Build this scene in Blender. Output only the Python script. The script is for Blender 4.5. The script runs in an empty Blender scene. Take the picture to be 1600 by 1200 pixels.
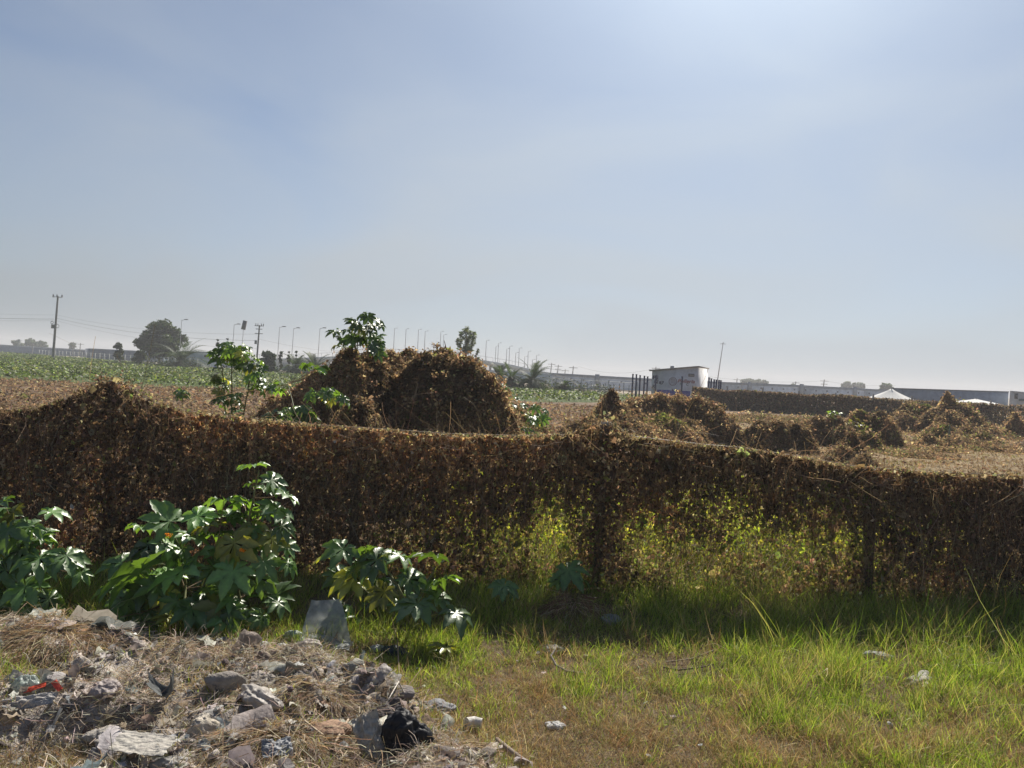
import bpy, bmesh, math, random
import numpy as np
from mathutils import Matrix, Vector, Euler

random.seed(7)
RS = np.random.RandomState(11)
S = bpy.context.scene
COL = S.collection

# ------------------------------------------------------------------ camera, sky, sun, exposure
F = 1160.0
CAMH = 2.6
cam_d = bpy.data.cameras.new('camera')
cam = bpy.data.objects.new('camera', cam_d)
COL.objects.link(cam)
cam_d.sensor_width = 36.0
cam_d.lens = 36.0 * F / 1600.0
cam_d.clip_start = 0.05
cam_d.clip_end = 6000
M = Matrix.Rotation(math.radians(90 - 0.94), 4, 'X') @ Matrix.Rotation(math.radians(2.86), 4, 'Z')
cam.matrix_world = Matrix.Translation((0, 0, CAMH)) @ M
S.camera = cam

SUN_EL, SUN_AZ = 43.0, 17.0            # azimuth to the right of the view direction
world = bpy.data.worlds.new('World')
S.world = world
world.use_nodes = True
wn, wl = world.node_tree.nodes, world.node_tree.links
bg = wn['Background']
sky = wn.new('ShaderNodeTexSky')
sky.sky_type = 'NISHITA'
sky.sun_disc = False
sky.sun_elevation = math.radians(SUN_EL)
sky.sun_rotation = math.radians(SUN_AZ)
sky.altitude = 2200
sky.air_density = 1.0
sky.dust_density = 1.6
sky.ozone_density = 1.6
# thin high haze veil over the clear sky: thicker low down, brighter towards the sun, slow cloud noise
tc = wn.new('ShaderNodeTexCoord')
mp = wn.new('ShaderNodeMapping'); mp.inputs['Scale'].default_value = (1.0, 1.0, 3.2)
mp.inputs['Rotation'].default_value = (0.0, 0.35, 0.4)
nz = wn.new('ShaderNodeTexNoise'); nz.inputs['Scale'].default_value = 2.0; nz.inputs['Detail'].default_value = 4; nz.inputs['Distortion'].default_value = 0.6; nz.inputs['Roughness'].default_value = 0.45
wl.new(tc.outputs['Generated'], mp.inputs['Vector']); wl.new(mp.outputs[0], nz.inputs['Vector'])
def wmath(op, a, b=None, clamp=False):
    n = wn.new('ShaderNodeMath'); n.operation = op; n.use_clamp = clamp
    for k, v in enumerate((a, b)):
        if v is None: continue
        if isinstance(v, (int, float)): n.inputs[k].default_value = v
        else: wl.new(v, n.inputs[k])
    return n.outputs[0]
nrmz = wn.new('ShaderNodeVectorMath'); nrmz.operation = 'NORMALIZE'; wl.new(tc.outputs['Generated'], nrmz.inputs[0])
sep = wn.new('ShaderNodeSeparateXYZ'); wl.new(nrmz.outputs[0], sep.inputs[0])
dt = wn.new('ShaderNodeVectorMath'); dt.operation = 'DOT_PRODUCT'; wl.new(nrmz.outputs[0], dt.inputs[0])
_ce = math.cos(math.radians(SUN_EL))
dt.inputs[1].default_value = (math.sin(math.radians(SUN_AZ)) * _ce, math.cos(math.radians(SUN_AZ)) * _ce, math.sin(math.radians(SUN_EL)))
dpos = wmath('MAXIMUM', dt.outputs['Value'], 0.0)
fz = wmath('SUBTRACT', 1.0, wmath('MULTIPLY', wmath('MAXIMUM', sep.outputs['Z'], 0.0), 1.6), True)
fac = wmath('ADD', wmath('MULTIPLY', wmath('POWER', fz, 1.5), 0.98), wmath('MULTIPLY', wmath('POWER', dpos, 4.0), 0.30))
fac = wmath('ADD', fac, wmath('MULTIPLY', wmath('SUBTRACT', nz.outputs['Fac'], 0.5), 1.05))
fac = wmath('MINIMUM', wmath('MAXIMUM', fac, 0.05), 0.95)
mxc = wn.new('ShaderNodeMix'); mxc.data_type = 'RGBA'
wl.new(fac, mxc.inputs[0]); wl.new(sky.outputs[0], mxc.inputs[6])
vsc = wn.new('ShaderNodeVectorMath'); vsc.operation = 'SCALE'; vsc.inputs[0].default_value = (5.4, 5.95, 6.5)
wl.new(wmath('ADD', wmath('MULTIPLY', wmath('POWER', dpos, 1.1), 1.05), 0.25), vsc.inputs['Scale']); wl.new(vsc.outputs[0], mxc.inputs[7])
glo = wn.new('ShaderNodeVectorMath'); glo.operation = 'SCALE'; glo.inputs[0].default_value = (1.0, 1.2, 1.3)
wl.new(wmath('MULTIPLY', wmath('POWER', dpos, 26.0), 6.5), glo.inputs['Scale'])
addv = wn.new('ShaderNodeVectorMath'); addv.operation = 'ADD'
wl.new(mxc.outputs[2], addv.inputs[0]); wl.new(glo.outputs[0], addv.inputs[1]); wl.new(addv.outputs[0], bg.inputs['Color'])
bg.inputs['Strength'].default_value = 0.063

sd = bpy.data.lights.new('sun', 'SUN')
sun = bpy.data.objects.new('sun', sd)
COL.objects.link(sun)
sd.energy = 5.0
sd.angle = math.radians(0.6)
sd.color = (1.0, 0.93, 0.82)
ce = math.cos(math.radians(SUN_EL))
SUND = Vector((math.sin(math.radians(SUN_AZ)) * ce, math.cos(math.radians(SUN_AZ)) * ce, math.sin(math.radians(SUN_EL))))
sun.rotation_euler = SUND.to_track_quat('Z', 'Y').to_euler()
S.view_settings.view_transform = 'Standard'
S.view_settings.look = 'None'
S.view_settings.exposure = 0.58
S.view_settings.gamma = 1.0
S.render.engine = 'CYCLES'
S.cycles.max_bounces = 6
S.cycles.diffuse_bounces = 3
S.cycles.glossy_bounces = 2
S.cycles.transmission_bounces = 4
S.cycles.volume_bounces = 1
S.cycles.transparent_max_bounces = 6
S.cycles.use_denoising = True

# ------------------------------------------------------------------ photo coordinates -> places
M3 = M.to_3x3()
def ray(px, py):
    return M3 @ Vector(((px - 800) / F, (600 - py) / F, -1.0))
def at(px, py, Y):
    d = ray(px, py); d = d * (Y / d.y)
    return Vector((d.x, d.y, d.z + CAMH))
def gp(px, py, z=0.0):
    d = ray(px, py); t = (z - CAMH) / d.z
    return Vector((d.x * t, d.y * t, z))
MN = np.array(M3)
def gp_arr(px, py, z=0.0):
    d = np.stack([(px - 800) / F, (600 - py) / F, -np.ones_like(px)], 1) @ MN.T
    t = (z - CAMH) / d[:, 2]
    return d[:, 0] * t, d[:, 1] * t

# ------------------------------------------------------------------ noise
def _h(ix, iy, iz, seed):
    n = (ix * 374761393 + iy * 668265263 + iz * 2147483647 + seed * 974634777) & 0xFFFFFFFF
    n = ((n ^ (n >> 13)) * 1274126177) & 0xFFFFFFFF
    n = (n ^ (n >> 16)) & 0xFFFFFFFF
    return n / 4294967295.0
def vn(x, y, z=None, seed=0):
    x = np.asarray(x, float); y = np.asarray(y, float)
    z = np.zeros_like(x) if z is None else np.asarray(z, float)
    x0 = np.floor(x).astype(np.int64); y0 = np.floor(y).astype(np.int64); z0 = np.floor(z).astype(np.int64)
    fx, fy, fz = x - x0, y - y0, z - z0
    fx = fx * fx * (3 - 2 * fx); fy = fy * fy * (3 - 2 * fy); fz = fz * fz * (3 - 2 * fz)
    r = 0
    for dx in (0, 1):
        for dy in (0, 1):
            for dz in (0, 1):
                w = (fx if dx else 1 - fx) * (fy if dy else 1 - fy) * (fz if dz else 1 - fz)
                r = r + w * _h(x0 + dx, y0 + dy, z0 + dz, seed)
    return r
def fbm(x, y, z=None, seed=0, o=4):
    r, a, t = 0, 1.0, 0
    for k in range(o):
        f = 2 ** k
        r = r + a * vn(np.asarray(x) * f, np.asarray(y) * f, None if z is None else np.asarray(z) * f, seed + k)
        t += a; a *= 0.5
    return r / t
def sstep(a, b, x):
    t = np.clip((x - a) / (b - a), 0, 1)
    return t * t * (3 - 2 * t)

# ------------------------------------------------------------------ geometry accumulator
class Geo:
    def __init__(s):
        s.V, s.Fa, s.C, s.n = [], [], [], 0
    def add(s, V, Fc, col=(0.5, 0.5, 0.5)):
        V = np.asarray(V, float).reshape(-1, 3)
        c = np.asarray(col, float)
        if c.ndim == 1: c = np.tile(c, (len(V), 1))
        s.V.append(V); s.C.append(c)
        Fc = np.asarray(Fc, np.int64)
        s.Fa.append(Fc + s.n); s.n += len(V)
    def stamp(s, T, Fc, mats, pos, col, shade=None):
        T = np.asarray(T, float); Fc = np.asarray(Fc, np.int64)
        N, k = len(pos), len(T)
        if N == 0: return
        V = np.einsum('nij,kj->nki', mats, T) + pos[:, None, :]
        C = np.repeat(np.asarray(col, float)[:, None, :], k, 1)
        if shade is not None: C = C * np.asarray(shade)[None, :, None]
        f = Fc[None] + (np.arange(N) * k)[:, None, None]
        s.add(V.reshape(-1, 3), f.reshape(-1, Fc.shape[1]), C.reshape(-1, 3))
    def build(s, name, mat, parent=None, smooth=False):
        me = bpy.data.meshes.new(name)
        V = np.concatenate(s.V); C = np.concatenate(s.C)
        if mat.name == 'dead_leaf': C = C * np.array([1.10, 1.08, 1.08])
        me.vertices.add(len(V)); me.vertices.foreach_set('co', V.astype(np.float32).ravel())
        loops = np.concatenate([f.ravel() for f in s.Fa])
        sizes = np.concatenate([np.full(len(f), f.shape[1]) for f in s.Fa])
        me.loops.add(len(loops)); me.loops.foreach_set('vertex_index', loops.astype(np.int32))
        me.polygons.add(len(sizes))
        st = np.concatenate([[0], np.cumsum(sizes)[:-1]])
        me.polygons.foreach_set('loop_start', st.astype(np.int32))
        if smooth: me.polygons.foreach_set('use_smooth', np.ones(len(sizes), bool))
        me.update(calc_edges=True)
        a = me.color_attributes.new('Col', 'FLOAT_COLOR', 'POINT')
        a.data.foreach_set('color', np.concatenate([np.clip(C, 0, 1), np.ones((len(C), 1))], 1).astype(np.float32).ravel())
        me.materials.append(mat)
        o = bpy.data.objects.new(name, me)
        COL.objects.link(o)
        if parent is not None: o.parent = parent; o.matrix_parent_inverse = parent.matrix_world.inverted()
        return o

def tag(o, label=None, cat=None, group=None, kind=None):
    if label: o['label'] = label
    if cat: o['category'] = cat
    if group: o['group'] = group
    if kind: o['kind'] = kind
    return o
def thing(name, label, cat, loc=(0, 0, 0), group=None):
    o = bpy.data.objects.new(name, None); COL.objects.link(o)
    o.location = loc; o.empty_display_size = 0.2
    o.matrix_world = Matrix.Translation(loc)
    return tag(o, label, cat, group)

def frames(nrm, spin=None):
    n = nrm / (np.linalg.norm(nrm, axis=1, keepdims=True) + 1e-9)
    ref = np.where(np.abs(n[:, 2:3]) < 0.9, np.array([[0, 0, 1.0]]), np.array([[1.0, 0, 0]]))
    x = np.cross(ref, n); x /= np.linalg.norm(x, axis=1, keepdims=True) + 1e-9
    y = np.cross(n, x)
    a = RS.rand(len(n)) * 2 * np.pi if spin is None else spin
    c, s_ = np.cos(a)[:, None], np.sin(a)[:, None]
    return np.stack([x * c + y * s_, -x * s_ + y * c, n], 2)
def rn(N, s=1.0): return RS.randn(N, 3) * s
def tube(g, pts, rad, sides=6, col=(.4, .4, .4), cap=True):
    pts = [Vector(p) for p in pts]
    n = len(pts)
    rad = [rad] * n if np.isscalar(rad) else list(rad)
    V = []
    up = Vector((0.13, 0.07, 1))
    for i, p in enumerate(pts):
        t = (pts[min(i + 1, n - 1)] - pts[max(i - 1, 0)]).normalized()
        u = up if abs(t.dot(up.normalized())) < 0.95 else Vector((1, 0, 0.1))
        x = t.cross(u).normalized(); y = t.cross(x)
        for k in range(sides):
            a = 2 * math.pi * k / sides
            V.append(p + (x * math.cos(a) + y * math.sin(a)) * rad[i])
    Fq = [[i * sides + k, i * sides + (k + 1) % sides, (i + 1) * sides + (k + 1) % sides, (i + 1) * sides + k] for i in range(n - 1) for k in range(sides)]
    g.add([tuple(v) for v in V], Fq, col)
    if cap:
        for e in (0, n - 1):
            ring = [tuple(V[e * sides + k]) for k in range(sides)]
            ring.append(tuple(pts[e]))
            g.add(ring, [[k, (k + 1) % sides, sides] for k in range(sides)], col)
def box(g, c, size, col=(.5, .5, .5), R=None):
    s = np.array(size) / 2
    V = np.array([[x, y, z] for x in (-1, 1) for y in (-1, 1) for z in (-1, 1)]) * s
    if R is not None: V = V @ np.array(R).T
    g.add(V + np.array(c), [[0, 1, 3, 2], [4, 6, 7, 5], [0, 4, 5, 1], [2, 3, 7, 6], [0, 2, 6, 4], [1, 5, 7, 3]], col)
def rotz(a):
    return np.array([[math.cos(a), -math.sin(a), 0], [math.sin(a), math.cos(a), 0], [0, 0, 1]])
def jit(col, N, v=0.25, hue=0.08):
    c = np.tile(np.array(col, float), (N, 1))
    return c * np.exp(RS.randn(N, 1) * v) * (1 + RS.randn(N, 3) * hue)
def mixcols(cols, w, N, v=0.22, hue=0.07):
    w = np.array(w, float); w /= w.sum()
    i = RS.choice(len(cols), N, p=w)
    return np.array(cols, float)[i] * np.exp(RS.randn(N, 1) * v) * (1 + RS.randn(N, 3) * hue)

# ------------------------------------------------------------------ materials (all procedural)
def mat(name, rough=0.8, spec=0.3, trans=0.0, tint=(1, 1, 1), nscale=12.0, namp=0.35, bump=0.0, bscale=40.0, color=None, metal=0.0, alpha=None, obj=True):
    m = bpy.data.materials.new(name); m.use_nodes = True
    N, L = m.node_tree.nodes, m.node_tree.links
    p = N['Principled BSDF']; out = N['Material Output']
    p.inputs['Roughness'].default_value = rough
    p.inputs['Specular IOR Level'].default_value = spec
    p.inputs['Metallic'].default_value = metal
    if color is None:
        a = N.new('ShaderNodeAttribute'); a.attribute_name = 'Col'; src = a.outputs['Color']
    else:
        a = N.new('ShaderNodeRGB'); a.outputs[0].default_value = (*color, 1); src = a.outputs[0]
    t = N.new('ShaderNodeTexCoord'); nz = N.new('ShaderNodeTexNoise')
    nz.inputs['Scale'].default_value = nscale; nz.inputs['Detail'].default_value = 5; nz.inputs['Roughness'].default_value = 0.65
    L.new(t.outputs['Object'], nz.inputs['Vector'])
    r = N.new('ShaderNodeMapRange'); r.inputs[1].default_value = 0.3; r.inputs[2].default_value = 0.7
    r.inputs[3].default_value = 1 - namp; r.inputs[4].default_value = 1 + namp
    L.new(nz.outputs['Fac'], r.inputs[0])
    v = N.new('ShaderNodeVectorMath'); v.operation = 'SCALE'
    L.new(src, v.inputs[0]); L.new(r.outputs[0], v.inputs['Scale'])
    L.new(v.outputs[0], p.inputs['Base Color'])
    if bump:
        b = N.new('ShaderNodeBump'); b.inputs['Strength'].default_value = bump; b.inputs['Distance'].default_value = 0.02
        n2 = N.new('ShaderNodeTexNoise'); n2.inputs['Scale'].default_value = bscale; n2.inputs['Detail'].default_value = 6
        L.new(t.outputs['Object'], n2.inputs['Vector']); L.new(n2.outputs['Fac'], b.inputs['Height']); L.new(b.outputs[0], p.inputs['Normal'])
    last = p.outputs[0]
    if trans:
        tr = N.new('ShaderNodeBsdfTranslucent'); vm = N.new('ShaderNodeVectorMath'); vm.operation = 'MULTIPLY'
        vm.inputs[1].default_value = tint; L.new(v.outputs[0], vm.inputs[0]); L.new(vm.outputs[0], tr.inputs['Color'])
        mx = N.new('ShaderNodeMixShader'); mx.inputs[0].default_value = trans
        L.new(last, mx.inputs[1]); L.new(tr.outputs[0], mx.inputs[2]); last = mx.outputs[0]
    if alpha is not None:
        ts = N.new('ShaderNodeBsdfTransparent'); mx = N.new('ShaderNodeMixShader'); mx.inputs[0].default_value = alpha
        L.new(ts.outputs[0], mx.inputs[1]); L.new(last, mx.inputs[2]); last = mx.outputs[0]
    L.new(last, out.inputs['Surface'])
    return m
MT = dict(
    ground=mat('ground_soil', 0.95, 0.1, nscale=3.0, namp=0.45, bump=0.8, bscale=14),
    heap=mat('heap_earth', 0.95, 0.1, nscale=9, namp=0.5, bump=1.0, bscale=45),
    deadleaf=mat('dead_leaf', 0.75, 0.25, trans=0.46, tint=(1.08, 1.04, 0.86), nscale=5, namp=0.3),
    vinebase=mat('vine_litter', 0.95, 0.1, nscale=6, namp=0.5, bump=1.0, bscale=25),
    castor=mat('castor_leaf', 0.40, 1.0, trans=0.36, tint=(1.9, 1.7, 0.5), nscale=22, namp=0.18, bump=0.15, bscale=30),
    stem=mat('green_stem', 0.6, 0.3),
    weed=mat('weed_leaf', 0.5, 0.3, trans=0.62, tint=(1.7, 1.65, 0.6), nscale=4, namp=0.15),
    grass=mat('grass_blade', 0.5, 0.35, trans=0.42, tint=(1.3, 1.35, 0.7), nscale=4, namp=0.15),
    dry=mat('dry_grass', 0.7, 0.25, trans=0.3, tint=(1.2, 1.05, 0.8), nscale=4, namp=0.2),
    leaf=mat('tree_leaf', 0.6, 0.3, trans=0.3, tint=(1.3, 1.4, 0.6), nscale=2, namp=0.25),
    bark=mat('bark', 0.9, 0.15, nscale=8, bump=0.6),
    debris=mat('debris', 0.8, 0.25, nscale=30, namp=0.3, bump=0.3, bscale=60),
    rock=mat('rock_stone', 0.9, 0.2, nscale=14, namp=0.3, bump=0.7, bscale=50),
    film=mat('plastic_film', 0.48, 0.3, trans=0.35, nscale=16, namp=0.25, bump=0.5, bscale=30),
    clear=mat('cloudy_plastic', 0.28, 0.5, trans=0.3, nscale=9, namp=0.35, bump=0.6, bscale=22, alpha=0.72),
    cloth=mat('cloth', 0.9, 0.15, nscale=25, namp=0.3, bump=0.5, bscale=120),
    paint=mat('wall_paint', 0.85, 0.2, nscale=1.1, namp=0.22, bump=0.02, bscale=30),
    metal=mat('painted_metal', 0.55, 0.4, nscale=4, namp=0.2),
    concrete=mat('concrete', 0.9, 0.2, nscale=1.5, namp=0.2, bump=0.3, bscale=12),
    glass=mat('window_glass', 0.1, 0.6, color=(0.03, 0.035, 0.04)),
)

# ------------------------------------------------------------------ ground
HA, HB = (-1.25, 6.75), (0.78, 4.30)          # right-hand edge of the rubble heap
def heap_m(x, y):
    dx, dy = HB[0] - HA[0], HB[1] - HA[1]
    L = math.hypot(dx, dy)
    s1 = ((x - HA[0]) * dy - (y - HA[1]) * dx) / L        # >0 to the left/below
    s1 = s1 + (fbm(x * 2, y * 2, seed=5) - 0.5) * 0.7
    s2 = 6.68 - y + (fbm(x * 1.5, y * 1.5, seed=9) - 0.5) * 0.5
    m = sstep(0.0, 0.75, np.minimum(s1, s2))
    bl = gp(60, 1215)
    m = m * (1 - 0.9 * np.exp(-(((x - bl.x) / 0.55) ** 2 + ((y - bl.y) / 0.42) ** 2)))
    return m
def heap_z(x, y):
    m = heap_m(x, y)
    r = 1 - np.abs(2 * fbm(x * 2.6, y * 2.6, seed=21, o=3) - 1)
    big = fbm(x * 1.1, y * 1.1, seed=31, o=3)
    z = m * (0.01 + 0.30 * big + 0.12 * r * r)
    z = z + m * 0.085 * (fbm(x * 9, y * 9, seed=41, o=4) - 0.5) * 1.6
    s_ = gp(85, 985); z = z + 0.08 * m * np.exp(-(((x - s_.x) / 0.45) ** 2 + ((y - 6.35) / 0.4) ** 2))
    return z
def gz(x, y):
    x = np.asarray(x, float); y = np.asarray(y, float)
    z = 0.05 * (fbm(x * 0.9, y * 0.9, seed=2) - 0.5) * sstep(60, 20, np.hypot(x, y))
    z = z + 0.30 * (fbm(x * 0.35, y * 0.35, seed=3) - 0.42) * sstep(11, 20, y) * sstep(75, 50, y) * sstep(6.0, 1.5, x)
    z = z + 0.10 * (fbm(x * 0.5, y * 0.5, seed=4) - 0.4) * sstep(13, 20, y) * sstep(70, 50, y)
    return z
def cropfar(x):
    return np.interp(x, [-260, -180, -62, -38, 3, 16, 40], [330, 270, 150, 132, 112, 98, 85])
def cropnear(x):
    return np.interp(x, [-60, -30, 0, 8, 14, 20], [56, 57, 66, 72, 84, 96]) + 3 * (vn(x * 0.3, x * 0, seed=8) - 0.5)
def gcol(x, y):
    n = fbm(x * 0.5, y * 0.5, seed=12)[:, None]
    near = np.array([0.13, 0.10, 0.068]); brown = np.array([0.15, 0.105, 0.07]); tan = np.array([0.24, 0.18, 0.105])
    green = np.array([0.075, 0.10, 0.035]); pale = np.array([0.40, 0.32, 0.21]); dirt = np.array([0.3, 0.25, 0.19])
    c = near[None] * (0.75 + 0.5 * n)
    w = sstep(9.3, 11, y)[:, None]
    c = c * (1 - w) + brown * (0.7 + 0.6 * n) * w
    w = (sstep(1.0, 7.0, x - (y - 20) * 0.12) * sstep(12, 15, y) * sstep(60, 42, y))[:, None]
    c = c * (1 - w) + (tan * (0.75 + 0.5 * n)) * w
    w = (sstep(40, 60, y) * sstep(110, 80, y) * sstep(3, 12, x))[:, None] * 0.6
    c = c * (1 - w) + brown * 1.3 * w
    w = (sstep(-1, 1, y - cropnear(x)) * (x < 26))[:, None]
    c = c * (1 - w) + green * w
    w = sstep(-2, 6, y - cropfar(x))[:, None]
    c = c * (1 - w) + dirt * (0.7 + 0.6 * n) * w
    return c
def grid_axis(lo, hi, n, k):
    t = np.linspace(-1, 1, n)
    return np.sinh(t * k) / math.sinh(k)
xs = np.concatenate([grid_axis(-1, 1, 321, 6.0) * 1500])
ys = np.concatenate([np.linspace(-40, 3, 12)[:-1], np.linspace(3, 13, 120)[:-1], np.linspace(13, 75, 230)[:-1], 75 * (1650 / 75) ** np.linspace(0, 1, 70)])
X, Y = np.meshgrid(xs, ys)
xf, yf = X.ravel(), Y.ravel()
g = Geo()
nx, ny = len(xs), len(ys)
idx = np.arange(nx * ny).reshape(ny, nx)
Fq = np.stack([idx[:-1, :-1], idx[:-1, 1:], idx[1:, 1:], idx[1:, :-1]], -1).reshape(-1, 4)
g.add(np.stack([xf, yf, gz(xf, yf)], 1), Fq, gcol(xf, yf))
ground = tag(g.build('ground', MT['ground'], smooth=True), kind='structure')

# rubble heap earth
hx = np.arange(-6.2, 1.3, 0.022); hy = np.arange(3.2, 7.25, 0.022)
X, Y = np.meshgrid(hx, hy); xf, yf = X.ravel(), Y.ravel()
hz = heap_z(xf, yf) + gz(xf, yf)
m = heap_m(xf, yf)
z = np.where(m > 0.02, hz, hz - 0.05)
n1 = fbm(xf * 3, yf * 3, seed=61)[:, None]; n2 = fbm(xf * 14, yf * 14, seed=62)[:, None]
c = np.array([0.34, 0.31, 0.28]) * (1 - n1) * 1.5 + np.array([0.13, 0.11, 0.10]) * n1
c = c * (0.55 + 0.9 * n2)
idx = np.arange(len(xf)).reshape(len(hy), len(hx))
Fq = np.stack([idx[:-1, :-1], idx[:-1, 1:], idx[1:, 1:], idx[1:, :-1]], -1).reshape(-1, 4)
keep = (m[Fq] > 0.001).any(1)
g = Geo(); g.add(np.stack([xf, yf, z], 1), Fq[keep], c)
tag(g.build('rubble_heap', MT['heap'], smooth=True), kind='structure', label='grey heap of dumped earth and rubble')
def surf(x, y):
    return gz(x, y) + heap_z(x, y)
def on(px, py):
    z = 0.2
    for _ in range(8):
        p = gp(px, py, z); z = float(surf(np.array([p.x]), np.array([p.y]))[0])
    return Vector((p.x, p.y, z))

# ------------------------------------------------------------------ leaf / blade templates
LEAF_T = np.array([[-0.5, 0, 0.12], [0, -0.62, 0], [0.5, 0, 0.14], [0, 0.68, -0.05]]); LEAF_F = [[0, 1, 3], [1, 2, 3]]
def curl_leaf(seed):
    r = np.random.RandomState(seed)
    T = np.array([[0, -0.6, 0], [-0.42, -0.15, 0.18], [0.42, -0.12, 0.2], [-0.34, 0.3, 0.05], [0.36, 0.28, 0.1], [0, 0.7, -0.15], [0, 0.1, -0.08]])
    T = T + r.randn(*T.shape) * 0.09
    return T, [[0, 6, 1], [0, 2, 6], [1, 6, 3], [2, 4, 6], [3, 6, 5], [4, 5, 6]]
CURL = [curl_leaf(i) for i in range(6)]
def blade(bend, w=0.5, seg=4, twist=0.0):
    V, Fq = [], []
    for i in range(seg + 1):
        t = i / seg
        ang = bend * t
        zz = math.sin(max(1e-3, ang)) / max(1e-3, bend) if bend > 1e-3 else t
        yy = (1 - math.cos(ang)) / bend if bend > 1e-3 else 0
        ww = w * (1 - t ** 1.6) * (0.6 + 0.4 * min(1, t * 4))
        dx = math.cos(twist * t); dy = math.sin(twist * t)
        V += [[-ww * dx, yy - ww * dy * .012, zz], [ww * dx, yy + ww * dy * .012, zz]]
    Fq = [[2 * i, 2 * i + 1, 2 * i + 3, 2 * i + 2] for i in range(seg)]
    return np.array(V), Fq
BLADES = [blade(b, 0.5, 3, t) for b, t in ((0.25, 0.3), (0.6, -0.6), (0.9, 0.8), (1.3, 0.2), (1.8, -0.5), (2.3, 0.6))]
def put_blades(g, x, y, z, h, w, col, lean=0.35, bends=None):
    N = len(x)
    n = np.stack([RS.randn(N) * lean, RS.randn(N) * lean, np.ones(N)], 1)
    fr = frames(n)
    # scale columns: x by width, y,z by height
    fr = fr * np.stack([w, h, h], 1)[:, None, :]
    which = RS.choice(bends if bends is not None else [0, 1, 2, 3], N)
    P = np.stack([x, y, z], 1)
    for k in range(6):
        i = which == k
        if i.any():
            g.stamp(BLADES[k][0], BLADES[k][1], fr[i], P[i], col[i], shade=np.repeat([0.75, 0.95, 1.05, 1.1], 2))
def put_leaves(g, P, nrm, size, col, elong=1.0):
    N = len(P)
    fr = frames(nrm) * (size[:, None, None]) * np.array([1, elong, 1])[None, None, :]
    w = RS.randint(0, len(CURL), N)
    for k in range(len(CURL)):
        i = w == k
        g.stamp(CURL[k][0], CURL[k][1], fr[i], P[i], col[i])
def put_cards(g, P, nrm, size, col, elong=1.0):
    fr = frames(nrm) * (size[:, None, None]) * np.array([1, elong, 1])[None, None, :]
    g.stamp(LEAF_T, LEAF_F, fr, P, col)
def put_strands(g, P, D, length, width, col):
    """thin crooked stems: P start, D direction (unit-ish)"""
    N = len(P)
    D = D / (np.linalg.norm(D, axis=1, keepdims=True) + 1e-9)
    side = np.cross(D, rn(N)); side /= np.linalg.norm(side, axis=1, keepdims=True) + 1e-9
    nn = np.cross(D, side)
    fr = np.stack([side * width[:, None], nn * length[:, None], D * length[:, None]], 2)
    for k in range(4):
        r = np.random.RandomState(70 + k)
        V = []
        off = np.cumsum(r.randn(5) * 0.07)
        for i in range(5):
            V += [[-0.5 + 0, off[i], i / 4], [0.5, off[i], i / 4]]
        Fq = [[2 * i, 2 * i + 1, 2 * i + 3, 2 * i + 2] for i in range(4)]
        i = np.arange(N) % 4 == k
        g.stamp(np.array(V), Fq, fr[i], P[i], col[i])

# ------------------------------------------------------------------ vine covered fence (foreground)
FY = 9.1
tp = [(-260, 640), (-150, 640), (0, 645), (60, 640), (105, 626), (135, 611), (160, 597), (175, 593), (195, 600), (222, 620), (250, 634), (300, 646), (360, 652), (450, 662), (520, 668), (600, 673), (700, 680), (800, 683),
      (880, 682), (905, 676), (925, 666), (945, 659), (962, 668), (985, 684), (1100, 697), (1160, 702), (1250, 716), (1330, 730), (1420, 738), (1600, 746), (1760, 742), (1900, 742)]
TW = [at(px, py, FY) for px, py in tp]
TX = np.array([p.x for p in TW]); TZ = np.array([p.z for p in TW])
def ftop(x): return np.interp(x, TX, TZ)
XL, XR = TX[0], TX[-1]
posts_px = [-585, 175, 560, 943, 1325, 1705]
fence = thing('vine_covered_fence', 'long wire fence smothered in dry brown vines behind the rubbish heap', 'fence', ((XL + XR) / 2, FY, 0))
for px in (175, 560, 943, 1365, 1705):
    x = at(px, 700, FY).x
    h = float(ftop(np.array([x]))[0]) - (0.03 if px in (175, 943) else 0.06)
    g = Geo()
    box(g, (x, FY, h / 2), (0.11, 0.11, h), (0.16, 0.14, 0.12))
    box(g, (x, FY, h + 0.015), (0.09, 0.09, 0.03), (0.5, 0.5, 0.48))
    g.build('post', MT['concrete'], fence)
g = Geo()
for d in (-1, 1):
    for x0 in np.arange(XL - 2, XR + 2, 0.085):
        x1 = x0 + d * 1.5
        if not (XL < x0 < XR and XL < x1 < XR): continue
        zt = min(float(ftop(np.array([x1]))[0]), 1.62)
        tube(g, [(x0, FY + 0.012 * d, 0.02), (x0 + d * 1.45 * zt / 1.6, FY + 0.012 * d, zt)], 0.0016, 3, (0.35, 0.35, 0.35), cap=False)
g.build('wire_mesh', MT['metal'], fence)
g = Geo()
xx = np.linspace(XL, XR, 240)
zz = ftop(xx) + 0.024
tube(g, [(a, FY - 0.03, b) for a, b in zip(xx, zz)], 0.0035, 4, (0.34, 0.29, 0.22))
tube(g, [(a, FY - 0.01, b * 0.62) for a, b in zip(xx, zz)], 0.003, 4, (0.4, 0.38, 0.34))
g.build('top_wire', MT['metal'], fence)

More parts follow.
